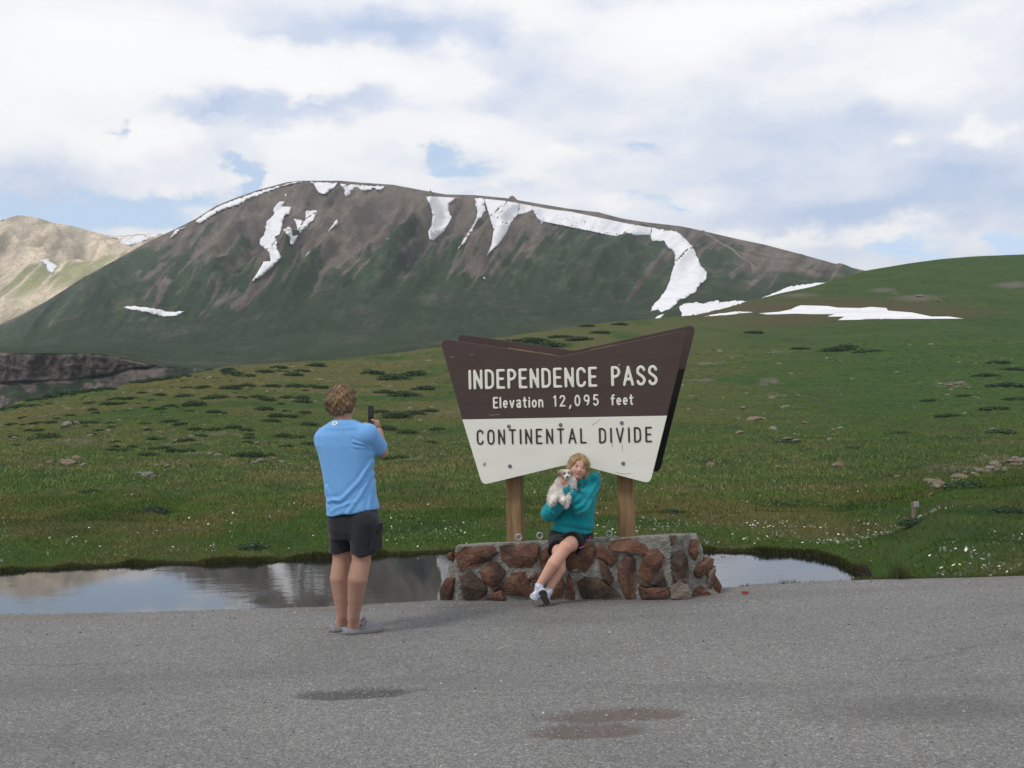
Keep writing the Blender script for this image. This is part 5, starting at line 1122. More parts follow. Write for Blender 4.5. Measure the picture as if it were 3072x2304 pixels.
# hair: long straight blonde, parted, falling behind the shoulders
HB = hair_mat('blonde_hair', (0.20, 0.13, 0.06), (0.38, 0.265, 0.135), (0.55, 0.41, 0.23))
def hair_girl(P):
    q = (P-hd.astype(np.float32))@HR.T.astype(np.float32)
    D = ell(P, hp(0, 0.014, 0.030), (0.081, 0.090, 0.082), HR)
    D = smin(D, chain(P, [hp(0.058, 0.008, 0.03), hp(0.072, 0.008, -0.05), hp(0.066, 0.040, -0.13)], [0.028, 0.025, 0.020], 0.02), 0.025)
    D = smin(D, chain(P, [hp(-0.056, 0.008, 0.03), hp(-0.074, 0.006, -0.020), hp(-0.070, 0.020, -0.10)], [0.028, 0.022, 0.015], 0.02), 0.025)
    D = smin(D, ell(P, hp(0.0, 0.06, -0.05), (0.085, 0.045, 0.11), HR), 0.03)
    # face opening: an arch, parted a little left of the middle
    arch = np.sqrt((np.abs(q[:, 0]+0.004)/(0.058+0.006*np.sign(-q[:, 0])))**2+((q[:, 2]+0.028)/0.092)**2)-1
    cut = np.maximum(arch*0.05, q[:, 1]+0.018)
    D = smax(D, -cut, 0.006)
    return D+0.0028*np.sin(q[:, 0]*170+q[:, 1]*120+2*np.sin(q[:, 2]*30))+0.003*wob(P, 60, 41)
F_ = Field(hd-0.22, hd+0.19, 0.0048); V_, Q_ = F_.mesh(F_.sample(hair_girl)); N_ = mesh_normals(V_, Q_)
rs = np.random.default_rng(6); pick = rs.integers(0, len(V_), 2600); flow = np.tile(-hz_a, (2600, 1)); qv = (V_[pick]-hd)@HR.T; flow = flow+hx_[None]*(np.sign(qv[:, :1])*np.clip(qv[:, 2:3]/0.08, 0, 1)*1.0)
flow -= N_[pick]*(flow*N_[pick]).sum(1)[:, None]
V2, F2 = strands(V_[pick], N_[pick], flow, 0.030, 0.0016, rs, 0.0, 0.0, 0.05); Vh, Fh = fuse(V_, Q_, V2, F2); mk('hair', Vh, Fh, HB, girl, smooth=True)
# hoodie
TEAL = cloth('teal_fleece', (0.009, 0.275, 0.32), (0.006, 0.215, 0.255), 35, 0.4)
def gl5(y, xl, xr, b, yc):
    a = G5(xl, y); c = G5(xr, y); return ((a[2]+c[2])/2, (a[0]+c[0])/2, YG+yc, (c[0]-a[0])/2, b)
hood_levels = [gl5(395, 560, 720, 0.06, 0.03), gl5(420, 500, 765, 0.085, 0.03), gl5(500, 470, 768, 0.105, 0.02), gl5(600, 430, 762, 0.115, 0.02), gl5(700, 365, 748, 0.125, 0.02), gl5(780, 318, 746, 0.130, 0.02), gl5(840, 312, 742, 0.128, 0.02), gl5(905, 340, 728, 0.118, 0.02)]
def hoodie_f(P):
    D = loft(P, hood_levels)
    # ribbed waistband: gathered in below a soft roll
    zb = G5(500, 835)[2]+(P[:, 0]-gb[0])*(-0.22); D = D+0.010*np.exp(-((P[:, 2]-zb-0.006)/0.010)**2)-0.006*np.exp(-((P[:, 2]-zb-0.04)/0.022)**2)
    D = D+0.005*wob(P, 22, 51)+0.004*wob(P, 48, 52)
    # lower edge
    hem = G5(310, 868)[2]+(P[:, 0]-G5(310, 868)[0])/(G5(735, 912)[0]-G5(310, 868)[0])*(G5(735, 912)[2]-G5(310, 868)[2])
    D = smax(D, hem-P[:, 2], 0.006)
    fw = 0.006*wob(P, 42, 53)+0.004*wob(P, 80, 54)
    aL = chain(P, armL, [0.068, 0.064, 0.040], 0.015); ax = nrm(armL[2]-armL[1]).astype(np.float32); tL = (P-armL[1].astype(np.float32))@ax/np.linalg.norm(armL[2]-armL[1])
    aL = aL+fw+0.008*np.sin(tL*26)*np.exp(-((tL-0.15)/0.35)**2); aL = smax(aL, np.where(tL > 0.5, (P-(armL[2]+ax*0.005).astype(np.float32))@ax, -1), 0.005)
    D = smin(D, aL, 0.012)
    aR = chain(P, armR, [0.070, 0.066, 0.042], 0.015); ax = nrm(armR[2]-armR[1]).astype(np.float32); tR = (P-armR[1].astype(np.float32))@ax/np.linalg.norm(armR[2]-armR[1])
    aR = aR+fw+0.007*np.sin(tR*22+1)*np.exp(-((tR-0.3)/0.4)**2); aR = smax(aR, np.where(tR > 0.5, (P-(armR[2]+ax*0.004).astype(np.float32))@ax, -1), 0.005)
    D = smin(D, aR, 0.012)
    # hood lying round the neck
    hd_ = chain(P, [G5(560, 405, -0.05), G5(600, 392, -0.06), G5(655, 368, -0.05), G5(710, 332, 0.0), G5(750, 316, 0.05), G5(760, 330, 0.10)], [0.014, 0.018, 0.022, 0.026, 0.030, 0.032], 0.012)
    hd_ = smin(hd_, chain(P, [G5(735, 340, 0.0), G5(770, 390, 0.05)], [0.030, 0.030], 0.01), 0.02); hd_ = smin(hd_, ell(P, G5(690, 370, 0.09), (0.10, 0.05, 0.06)), 0.03)
    return smin(D, hd_+0.5*fw, 0.018)
hoo = shape('hoodie', glo, ghi, 0.0068, hoodie_f, TEAL, girl)
# chest print: tan and black curved shape
pr_t = plain('print_tan', (0.36, 0.29, 0.20), (0.3, 0.24, 0.17)); pr_k = plain('print_black', (0.012, 0.014, 0.018))
def on_hoodie(a, b): return on_front(G5(a, b, -0.10), hoodie_f)[0]
tube('print_outline', [on_hoodie(a, b) for a, b in ((540, 452), (556, 438), (574, 433), (590, 440), (597, 455), (594, 478), (585, 498))], 0.0045, pr_k, hoo, 6)
tube('print_fill', [on_hoodie(a, b) for a, b in ((548, 462), (560, 450), (574, 447), (585, 455))], 0.0075, pr_t, hoo, 6)
tube('print_outline', [on_hoodie(a, b) for a, b in ((552, 478), (566, 488), (578, 484))], 0.0045, pr_k, hoo, 6)
# shorts
GSH = cloth('black_mesh_fabric', (0.012, 0.012, 0.014), (0.008, 0.008, 0.009), 30); PINK = plain('pink_piping', (0.55, 0.10, 0.27), (0.45, 0.07, 0.2), 60)
def gshorts_f(P):
    D = ell(P, G5(510, 895, 0.05), (0.165, 0.125, 0.085))
    tl_ = []
    for leg, ra, rb, fr in ((legL, 0.102, 0.092, 0.66), (legR, 0.100, 0.088, 0.90)):
        l = cone(P, leg[0], leg[1], ra, rb); ax = nrm(leg[1]-leg[0]).astype(np.float32); l = smax(l, (P-(leg[0]+(leg[1]-leg[0])*fr).astype(np.float32))@ax+0.008*np.sin(P[:, 0]*45), 0.005); tl_.append(l)
    D = smin(D, smin(tl_[0], tl_[1], 0.02), 0.03)
    return D+0.004*wob(P, 30, 61)+0.002*wob(P, 60, 62)
gsh = shape('shorts', glo, ghi, 0.0068, gshorts_f, GSH, girl)
tube('piping', [(lambda q: q[0]-q[1]*0.008)(on_front(G5(a, b, -0.05), gshorts_f)) for a, b in ((703, 922), (694, 945), (683, 968), (668, 990), (650, 1012), (625, 1030), (600, 1042), (588, 1048))], 0.0045, PINK, gsh, 6)
# sneakers
SNW = plain('white_sneaker', (0.70, 0.71, 0.74), (0.17, 0.25, 0.42), 38, 0.6); SNS = plain('sneaker_sole', (0.085, 0.078, 0.066), (0.06, 0.056, 0.048), 60, 0.8); SNM = plain('sneaker_midsole', (0.55, 0.54, 0.52), (0.45, 0.44, 0.42)); BLU = plain('blue_laces', (0.16, 0.24, 0.42), (0.10, 0.15, 0.30)); SOCK = plain('white_sock', (0.66, 0.66, 0.68))
k6 = lambda a, b, dy: at(1560+a/15.8, 1730+b/15.8, YG+dy)
def sneaker(heel, toe, upv, ankle, w):
    f = nrm(toe-heel); u_ = nrm(upv-f*np.dot(upv, f)); s_ = np.cross(f, u_); R = np.array([f, s_, u_]); L = np.linalg.norm(toe-heel)
    def loc(P): return (P-heel.astype(np.float32))@R.T.astype(np.float32)
    def outline(q, ex=0.0):
        t = np.clip(q[:, 0]/L, 0, 1); hw = np.interp(t, [0, 0.05, 0.25, 0.45, 0.72, 0.90, 1.0], [0.30, 0.62, 0.78, 0.74, 1.0, 0.80, 0.30])*w; bend_ = 0.10*w*np.sin(t*math.pi)
        return np.maximum(np.abs(q[:, 1]-bend_)-hw-ex, np.abs(q[:, 0]-L/2)-L/2-ex)
    def up_f(P):
        q = loc(P); t = np.clip(q[:, 0]/L, 0, 1); h = np.interp(t, [0, 0.2, 0.42, 0.6, 0.85, 1.0], [0.072, 0.075, 0.078, 0.060, 0.042, 0.026]); ww = np.clip(1-(np.clip(q[:, 2], 0, None)/h)**2, 0.02, 1)**0.5
        hw = np.interp(t, [0, 0.05, 0.25, 0.45, 0.72, 0.90, 1.0], [0.30, 0.60, 0.74, 0.70, 0.95, 0.76, 0.26])*w*ww
        D = np.maximum(np.maximum(np.abs(q[:, 1]-0.10*w*np.sin(t*math.pi))-hw, q[:, 2]-h), np.maximum(-q[:, 2], np.abs(q[:, 0]-L/2)-L/2)); return smin(D, cone(P, heel+f*0.05+u_*0.03, ankle, 0.036, 0.036), 0.015)
    lo_ = np.minimum(np.minimum(heel, toe), ankle)-0.075; hi_ = np.maximum(np.maximum(heel, toe), ankle)+0.075
    sn_ = shape('sneaker', lo_, hi_, 0.0045, lambda P: smax(up_f(P), (P-(ankle+nrm(ankle-heel-f*0.05)*0.0).astype(np.float32))@nrm(ankle-(heel+f*0.05)).astype(np.float32)-0.004, 0.004), SNW, girl)
    shape('midsole', lo_, hi_, 0.0042, lambda P: smax(outline(loc(P), 0.002), np.abs(loc(P)[:, 2]-0.0)-0.010, 0.004), SNM, sn_)
    shape('outsole', lo_, hi_, 0.0042, lambda P: smax(outline(loc(P), -0.003), np.abs(loc(P)[:, 2]+0.010)-0.0055, 0.004)+0.0006*np.sin(loc(P)[:, 0]*500), SNS, sn_)
    for k in range(4):
        c = heel+f*L*(0.46+0.10*k)+u_*(0.074-0.010*k); tube('lace', [c-s_*0.022-u_*0.012, c+u_*0.003, c+s_*0.022-u_*0.012], 0.0045, BLU, sn_, 6)
    for sg in (-1, 1): tube('stripe', [heel+f*L*0.30+s_*sg*w*0.62+u_*0.052, heel+f*L*0.48+s_*sg*w*0.66+u_*0.030], 0.006, BLU, sn_, 6)
    tube('sock', [ankle-nrm(ankle-heel-f*0.05)*0.02, ankle+nrm(ankle-heel-f*0.05)*0.007], 0.0340, SOCK, sn_, 14)
# the one whose sole shows: heel on the ground, toe up towards the camera
hR = k6(1330, 1275, -0.27); tR_ = k6(985, 600, -0.345); nsole = nrm([-0.10, -1.0, 0.10]); sneaker(hR, tR_, -nsole, legR[3], 0.040)
hL = k6(1000, 900, -0.255); tL_ = k6(470, 960, -0.315); sneaker(hL-up*0.0+np.array([0.0, 0.0, 0.0]), k6(560, 1020, -0.345), nrm([0.45, -0.35, 0.9]), legL[3], 0.038)

# ------------------------------------------------------------------ the puppy in her arms
YD = YG-0.20; D8 = lambda a, b, dy=0.0: at(1620+a/8.295, 1340+b/8.295, YD+dy)
db = D8(420, 1300); dog = empty('dog', db, 'small white shaggy puppy with tan ears held in the arms of the seated person', 'dog')
dh = D8(640, 650, -0.035)
def dog_f(P):
    D = ell(P, dh, (0.050, 0.048, 0.047)); D = smin(D, ell(P, D8(672, 740, -0.070), (0.027, 0.030, 0.022)), 0.018)                      # skull, muzzle
    D = smin(D, chain(P, [D8(620, 760, 0.0), D8(560, 900, 0.02), D8(430, 1130, 0.02), D8(350, 1270, 0.02)], [0.040, 0.050, 0.060, 0.052], 0.02), 0.02)
    D = smin(D, ell(P, D8(780, 900, 0.0), (0.045, 0.040, 0.060)), 0.025)                                                       # chest
    D = smin(D, chain(P, [D8(380, 1230, -0.02), D8(330, 1320, -0.05), D8(270, 1390, -0.07)], [0.034, 0.026, 0.018], 0.012), 0.015)      # hind leg
    D = smin(D, chain(P, [D8(520, 1180, -0.02), D8(580, 1300, -0.04), D8(560, 1330, -0.07)], [0.030, 0.022, 0.016], 0.012), 0.015)
    D = smin(D, chain(P, [D8(760, 960, -0.02), D8(720, 1250, -0.04), D8(665, 1450, -0.045)], [0.026, 0.018, 0.013], 0.012), 0.012)       # hanging foreleg
    D = smin(D, chain(P, [D8(300, 1290, 0.03), D8(240, 1330, 0.03)], [0.018, 0.012], 0.01), 0.015)
    for s, pts in ((-1, [(560, 590), (505, 640), (520, 735)]), (1, [(735, 585), (775, 630), (770, 700)])):
        D = smin(D, chain(P, [D8(*p, -0.02) for p in pts], [0.016, 0.017, 0.014], 0.008), 0.010)
    for a, b in ((605, 668), (722, 655)): D = smax(D, -ell(P, D8(a, b, -0.088), (0.011, 0.012, 0.008)), 0.006)
    return D+0.0025*wob(P, 90, 71)+0.0015*wob(P, 190, 72)
def dog_col(V):
    c = np.tile(np.array((0.82, 0.78, 0.73), np.float32), (len(V), 1))
    def sp(p, r, col, k):
        nonlocal c
        w = np.exp(-((np.linalg.norm((V-p)/np.array(r), axis=1))**2))[:, None]*k; c = c*(1-w)+np.array(col, np.float32)*w
    sp(D8(508, 690, -0.03), (0.030, 0.07, 0.036), (0.11, 0.06, 0.045), 1.0); sp(D8(775, 640, -0.03), (0.026, 0.07, 0.034), (0.24, 0.14, 0.085), 0.95); sp(D8(560, 590, -0.02), (0.022, 0.05, 0.020), (0.34, 0.22, 0.13), 0.95)
    sp(D8(610, 670, -0.08), (0.016, 0.03, 0.014), (0.20, 0.13, 0.09), 0.8); sp(D8(720, 650, -0.08), (0.014, 0.03, 0.014), (0.26, 0.17, 0.11), 0.7); sp(D8(450, 950, 0), (0.05, 0.08, 0.03), (0.45, 0.36, 0.28), 0.5)
    return c
dl_ = np.array([db[0]-0.14, YD-0.17, db[2]-0.09]); dhh = np.array([db[0]+0.16, YD+0.14, db[2]+0.24])
FUR = skin_mat(); FUR.name = 'puppy_fur'; fb = [n for n in FUR.node_tree.nodes if n.type == 'BSDF_PRINCIPLED'][0]; fb.inputs['Roughness'].default_value = 0.9; fb.inputs['Subsurface Weight'].default_value = 0.0
F_ = Field(dl_, dhh, 0.0048); V_, Q_ = F_.mesh(F_.sample(dog_f)); mk('body', V_, Q_, FUR, dog, smooth=True, attrs={'col': dog_col(V_)}); N_ = mesh_normals(V_, Q_)
rs = np.random.default_rng(8); face = np.linalg.norm(V_-(dh+np.array([0.012, -0.05, -0.01])), axis=1) < 0.040
cand = np.where(~face)[0]; pick = rs.choice(cand, 5200); flow = np.tile(np.array([-0.25, -0.1, -0.9]), (5200, 1))+rs.normal(0, 0.3, (5200, 3))
V2, F2 = strands(V_[pick], N_[pick], flow, np.where(np.linalg.norm(V_[pick]-dh, axis=1) < 0.075, 0.007, 0.019), 0.0017, rs, 0.5, 0.5); mk('fur', V2, F2, FUR, dog, attrs={'col': np.repeat(dog_col(V_[pick]), 5, 0)*rs.uniform(0.85, 1.15, (len(V2), 1))})
NOSE = plain('wet_nose', (0.012, 0.011, 0.011), (0.008, 0.008, 0.008), 20, 0.25)
c = D8(688, 748, -0.098); shape('nose', c-0.02, c+0.02, 0.002, lambda P: ell(P, c, (0.0095, 0.008, 0.0075)), NOSE, dog)
for a, b in ((606, 668), (722, 656)):
    c = D8(a, b, -0.079); shape('eye', c-0.02, c+0.02, 0.0018, lambda P: ell(P, c, (0.0072, 0.006, 0.0068)), NOSE, dog)
tube('mouth_line', [D8(650, 790, -0.094), D8(680, 782, -0.100), D8(715, 782, -0.094)], 0.0022, NOSE, dog, 6)
# ================================================================== PLANTS AND STONES OF THE MEADOW
def vcol_mat(name, rough=0.9, trans=0.0):
    m, T = mat_base(name); a = T.new('ShaderNodeAttribute'); a.attribute_name = 'col'; T.put(T.b.inputs['Base Color'], a.outputs['Color'])
    T.b.inputs['Roughness'].default_value = rough; T.b.inputs['Specular IOR Level'].default_value = 0.15; return m
GRASSM = vcol_mat('grass_blades')
def tri_mesh(name, V, n, col, mat, **kw): return mk(name, V.reshape(-1, 3), np.arange(3*n).reshape(-1, 3), mat, attrs={'col': np.repeat(col, 3, 0)}, **kw)
def grass_field(n, seed, ylo, yhi, pw_, h0, h1, w0):
    r = np.random.default_rng(seed); u = r.uniform(-0.56, 0.56, n); Yn_ = bank_y(u); a = np.maximum(Yn_+0.01, ylo); Y = a+(yhi-a)*r.random(n)**pw_
    X = u*Y; z = ground_z(u, Y); tuft = fbm(X*2.2, Y*1.6, 3, 401); hh = (h0+(h1-h0)*r.random(n))*(0.45+1.1*tuft)*np.clip(Y/22, 0.75, 1.5)
    ang = r.uniform(0, 6.28, n); lean = r.normal(0, 0.45, n)*hh; w = w0*np.clip(Y/20, 0.7, 2.2)*r.uniform(0.6, 1.5, n)
    B = np.stack([X, Y, z-0.01], 1); sd_ = np.stack([np.cos(ang)*w, np.sin(ang)*w*0.4, 0*w], 1); tip = B+np.stack([lean, r.normal(0, 0.4, n)*hh, hh], 1)
    V = np.stack([B-sd_, B+sd_, tip], 1)
    dry = np.clip(sstep(0.44, 0.70, fbm(X*0.35+3, Y*0.25, 3, 33))*0.85+0.75*sstep(0.48, 0.68, fbm(X*1.1, Y*0.5, 3, 405)), 0, 1); dry = np.clip(dry+0.55*np.exp(-((Y-Yn_)/0.5)**2)*(u < u_end), 0, 1)
    dk = sstep(0.50, 0.72, fbm(X*0.5+9, Y*0.4, 3, 409))
    g = np.array((0.080, 0.138, 0.028)); d_ = np.array((0.150, 0.135, 0.050)); k_ = np.array((0.030, 0.068, 0.018))
    c = g*(1-dry)[:, None]+d_*dry[:, None]; c = c*(1-0.6*dk[:, None])+k_*0.6*dk[:, None]
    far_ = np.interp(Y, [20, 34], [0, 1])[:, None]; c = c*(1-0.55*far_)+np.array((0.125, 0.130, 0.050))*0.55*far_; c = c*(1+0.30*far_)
    c = c*r.uniform(0.55, 1.5, n)[:, None]*np.where(u > 0.30, 0.85, 1.0)[:, None]
    return V, c
def slope_texture(n, seed):
    r = np.random.default_rng(seed); u = r.uniform(-0.56, 0.56, n); Dc_ = d_crest(u); Y = 37*(np.minimum(Dc_*0.97, 280)/37)**(r.random(n)**1.15); X = u*Y; z = ground_z(u, Y)
    hh = 0.0011*Y*r.uniform(0.4, 1.5, n); w = 0.0020*Y*r.uniform(0.4, 2.2, n); B = np.stack([X, Y, z-0.02], 1); s = np.stack([w, 0*w, 0*w], 1); t = B+np.stack([r.normal(0, 0.4, n)*w, 1.5*hh, hh], 1)
    yl = sstep(0.30, 0.58, fbm(X*0.08+3, Y*0.05, 3, 31))*(1-sstep(0.05, 0.35, u)); g = np.array((0.040, 0.078, 0.018)); y_ = np.array((0.092, 0.086, 0.031))
    c = (g*(1-yl)[:, None]+y_*yl[:, None])*r.uniform(0.7, 1.35, (n, 1)); c = np.where(r.random((n, 1)) > 0.985, np.array((0.20, 0.18, 0.15)), c)
    return np.stack([B-s, B+s, t], 1), c
def bank_fringe(n, seed):
    r = np.random.default_rng(seed); u = r.uniform(-0.56, u_end+0.03, n); Y = bank_y(u)+r.uniform(-0.035, 0.10, n); X = u*Y; cl3 = fbm(X*1.8, X*0, 3, 411)
    hh = 0.055*r.uniform(0.3, 1.2, n)*(0.3+1.3*sstep(0.3, 0.75, cl3)); B = np.stack([X, Y, np.full(n, WATER_Z+0.005)], 1); s = np.stack([0.006+0*u, 0*u, 0*u], 1); t = B+np.stack([r.normal(0, 0.4, n)*hh, -np.abs(r.normal(0, 0.5, n))*hh, hh+0.02], 1)
    c = np.where(r.random((n, 1)) < 0.45, np.array((0.10, 0.082, 0.038)), np.array((0.060, 0.092, 0.026)))*r.uniform(0.5, 1.4, (n, 1)); return np.stack([B-s, B+s, t], 1), c
V1, c1_ = grass_field(230000, 1, 9.3, 27, 1.2, 0.025, 0.085, 0.0055); V2_, c2_ = grass_field(140000, 2, 22, 80, 2.1, 0.03, 0.085, 0.010)
V3_, c3_ = bank_fringe(22000, 6); V4_, c4_ = slope_texture(30000, 5); V3_ = np.concatenate([V3_, V4_]); c3_ = np.concatenate([c3_, c4_])
tag(tri_mesh('grass', np.concatenate([V1, V2_, V3_]), len(V1)+len(V2_)+len(V3_), np.concatenate([c1_, c2_, c3_]), GRASSM), 'short meadow grass with dry tufts behind the pond', kind='stuff')
# flowers
def flowers(name, pts, size, cols, label, seed):
    r = np.random.default_rng(seed); n = len(pts); ring5 = np.array([(math.cos(2*math.pi*k/5), math.sin(2*math.pi*k/5), 0.25) for k in range(5)]+[(0, 0, -0.1)])
    tl_ = r.normal(0, 0.45, (n, 2)); s = size*r.uniform(0.6, 1.35, n)
    V = ring5[None]*s[:, None, None]; V[..., 2] += V[..., 0]*tl_[:, :1]+V[..., 1]*(tl_[:, 1:]-0.55); V = V+pts[:, None, :]
    F = (np.array([(k, (k+1) % 5, 5) for k in range(5)])[None]+6*np.arange(n)[:, None, None]).reshape(-1, 3)
    return tag(mk(name, V.reshape(-1, 3), F, vcol_mat(name+'_petals', 0.6), attrs={'col': np.repeat(cols, 6, 0)}), label, kind='stuff')
r = np.random.default_rng(77); n = 30000; u = r.uniform(-0.55, 0.55, n); Yn_ = bank_y(u); Y = Yn_+0.15+(40-Yn_)*r.random(n)**1.7; X = u*Y
dn = fbm(X*0.55, Y*0.35, 3, 501); keep = r.random(n) < sstep(0.46, 0.70, dn)*np.interp(Y-Yn_, [0, 3, 8, 20], [0.42, 0.42, 0.20, 0.15])+0.018
u, Y = u[keep], Y[keep]
# thick drifts at the right end of the pond and along the far bank
def drift(cx, cy, sx_, sy_, k):
    out = []
    for _ in range(k):
        p = on_hill(cx+r.normal(0, sx_), cy+r.normal(0, sy_)); out.append((p[0]/p[1], p[1]))
    return out
ex_ = drift(2570, 1640, 50, 18, 90)+drift(2680, 1650, 60, 30, 60)+drift(2650, 1590, 90, 22, 70)+drift(2790, 1700, 50, 14, 30)+drift(2330, 1590, 150, 10, 70)+drift(1400, 1600, 60, 14, 60)+drift(1950, 1595, 120, 12, 110)+drift(560, 1660, 30, 4, 24)+drift(400, 1655, 25, 6, 16)+drift(620, 1655, 30, 6, 18)+drift(200, 1640, 120, 14, 50)
u = np.append(u, [a for a, _ in ex_]); Y = np.append(Y, [b for _, b in ex_])
fp = np.stack([u*Y, Y, ground_z(u, Y)+r.uniform(0.04, 0.09, len(u))], 1)
cw_ = np.array((0.80, 0.80, 0.70))*r.uniform(0.75, 1.0, (len(u), 1)); yl = (r.random(len(u)) < 0.28*sstep(22, 30, Y)+0.03); cw_[yl] = (0.62, 0.50, 0.10)
flowers('wildflowers', fp, 0.0150, cw_, 'tiny white and yellow wildflowers dotted over the meadow', 78)
# shrubs
def shrub_mesh(seed, n=620):
    r = np.random.default_rng(seed); d = r.normal(0, 1, (n, 3)); d /= np.linalg.norm(d, axis=1)[:, None]; d[:, 2] = np.abs(d[:, 2]); lob = 0.72+0.5*fbm(d[:, 0]*2.2+seed, d[:, 1]*2.2, 2, seed)
    c = d*(lob*r.uniform(0.55, 1.0, n)**0.6)[:, None]; s = r.uniform(0.05, 0.11, n)
    a = r.normal(0, 1, (n, 3)); a /= np.linalg.norm(a, axis=1)[:, None]; b = np.cross(a, r.normal(0, 1, (n, 3))); b /= np.linalg.norm(b, axis=1)[:, None]
    V = np.stack([c-a*s[:, None], c+b*s[:, None]*0.5, c+a*s[:, None], c-b*s[:, None]*0.5], 1).reshape(-1, 3); V[:, 2] = np.maximum(V[:, 2], -0.03)
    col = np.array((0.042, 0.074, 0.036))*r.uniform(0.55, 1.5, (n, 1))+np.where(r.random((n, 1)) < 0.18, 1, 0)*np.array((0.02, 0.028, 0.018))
    F = np.arange(4*n).reshape(-1, 4)
    # a core so that the crown is not see-through
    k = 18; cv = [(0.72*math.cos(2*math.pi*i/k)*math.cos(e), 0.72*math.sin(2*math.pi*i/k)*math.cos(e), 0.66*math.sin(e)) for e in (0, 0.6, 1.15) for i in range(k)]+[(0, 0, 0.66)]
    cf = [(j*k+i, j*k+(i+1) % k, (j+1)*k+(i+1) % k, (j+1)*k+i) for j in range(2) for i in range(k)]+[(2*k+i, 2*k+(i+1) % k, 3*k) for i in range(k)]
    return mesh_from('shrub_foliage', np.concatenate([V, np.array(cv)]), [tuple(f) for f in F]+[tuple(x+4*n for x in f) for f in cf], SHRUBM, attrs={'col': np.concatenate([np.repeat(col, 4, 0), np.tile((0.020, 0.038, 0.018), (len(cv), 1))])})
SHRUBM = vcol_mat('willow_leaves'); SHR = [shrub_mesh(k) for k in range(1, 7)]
def shrub(sx, sy, wpx, label, group=None, hk=0.52):
    p = on_hill(sx, sy); w = wpx/3/FPX*p[1]*0.5; o = inst('willow_shrub', random.choice(SHR), p-[0, 0, 0.03*w], None, (0, 0, random.choice([0, 3.1416])+random.uniform(-0.5, 0.5)))
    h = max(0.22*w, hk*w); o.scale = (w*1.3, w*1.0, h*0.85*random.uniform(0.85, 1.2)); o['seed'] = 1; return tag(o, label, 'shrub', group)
c2l = lambda a, b, w: (a/2.212, 1200+b/2.212, w/2.212); cl_ = lambda a, b, w: (a/2.212, 600+b/2.212, w/2.212)
sl_ = [c2l(*t) for t in [(80, 166, 90), (190, 203, 60), (310, 258, 200), (260, 155, 60), (430, 138, 35), (500, 160, 120), (590, 158, 130), (650, 132, 40), (735, 160, 70), (740, 182, 55), (565, 176, 50), (655, 207, 70), (615, 67, 60), (755, 77, 30), (960, 162, 75), (1125, 148, 110), (1200, 168, 100), (965, 54, 50), (1060, 66, 80), (1130, 44, 100), (1230, 275, 120), (1020, 267, 100), (1335, 247, 90), (1300, 200, 100), (1420, 201, 120), (1550, 190, 120), (1635, 205, 90), (1425, 88, 100), (1475, 94, 60), (1800, 143, 120), (1830, 112, 110), (1930, 114, 110), (1995, 109, 60), (2020, 90, 80), (1905, 78, 60), (1760, 68, 110), (1640, 285, 80), (1870, 245, 120), (1980, 252, 110), (2040, 296, 110), (1895, 310, 100), (2050, 170, 130), (765, 312, 60), (870, 314, 80), (1000, 328, 80), (1090, 327, 100), (1150, 345, 110), (1250, 348, 110), (740, 338, 80), (830, 342, 100), (985, 368, 120), (1590, 372, 110), (1680, 374, 150), (1790, 368, 80)]]
sl_ += [cl_(*t) for t in [(40, 1395, 120), (130, 1378, 120), (220, 1372, 110), (250, 1330, 140), (350, 1315, 140), (430, 1300, 150), (500, 1285, 130), (600, 1275, 150), (690, 1262, 140), (760, 1258, 60), (560, 1310, 40), (600, 1352, 80), (610, 1396, 60), (780, 1328, 120), (870, 1324, 110), (720, 1362, 100), (810, 1356, 100), (1060, 1300, 80), (1220, 1308, 120), (1350, 1250, 100), (1240, 1250, 80), (930, 1215, 120), (1030, 1203, 120), (1130, 1190, 120), (1220, 1175, 110), (1430, 1318, 160), (1290, 1366, 150), (1420, 1410, 100), (1540, 1156, 140), (1650, 1175, 90), (1600, 1318, 80), (1700, 1313, 120), (1770, 1332, 110), (1950, 1243, 130), (2060, 1250, 130), (2140, 1250, 90), (1900, 1318, 110), (2000, 1322, 110), (2000, 1345, 130), (1750, 1394, 120), (1900, 1406, 60), (2020, 1418, 80), (1750, 1146, 120), (1850, 1118, 110), (2000, 1140, 110), (1950, 1166, 120), (2100, 1103, 120), (1800, 1242, 120), (1530, 1255, 150), (1640, 1240, 110), (1500, 1130, 70), (1390, 1128, 60)]]
rr_ = random.Random(9)
for k in range(60):
    sx = rr_.uniform(20, 960); lo_y = np.interp(sx, [0, 350, 590, 680, 1000], [1236, 1172, 1132, 1110, 1095]); sl_.append((sx, lo_y+rr_.random()**1.4*(1345-lo_y), rr_.choice([16, 20, 26, 34])))
def slope_label(sx, sy, w):
    lo_y = np.interp(sx, [0, 350, 590, 680, 1000], [1226, 1160, 1120, 1098, 1080]); f = (sy-lo_y)/(1375-lo_y)
    band = 'along the crest of' if f < 0.18 else 'high on' if f < 0.42 else 'halfway up' if f < 0.70 else 'at the foot of'
    side = 'at the far left edge' if sx < 200 else 'below the rock wall' if sx < 420 else 'right of the rock wall' if sx < 640 else 'just left of the standing person'
    return f"{'broad' if w > 45 else 'small' if w < 28 else 'mid-sized'} willow shrub {band} the slope, {side}"
for t in sl_: shrub(*t, slope_label(*t), 'willow shrubs on the slope left of the sign')
mid = [(1120, 1122, 70), (1180, 1140, 90), (1240, 1128, 70), (1150, 1180, 60), (1210, 1190, 90), (1270, 1170, 70), (1140, 1240, 60), (1190, 1252, 80), (1240, 1246, 70), (1290, 1235, 50), (1160, 1290, 60), (1220, 1300, 60), (1165, 1378, 50), (1205, 1375, 50), (1310, 1290, 50), (1290, 1330, 40)]
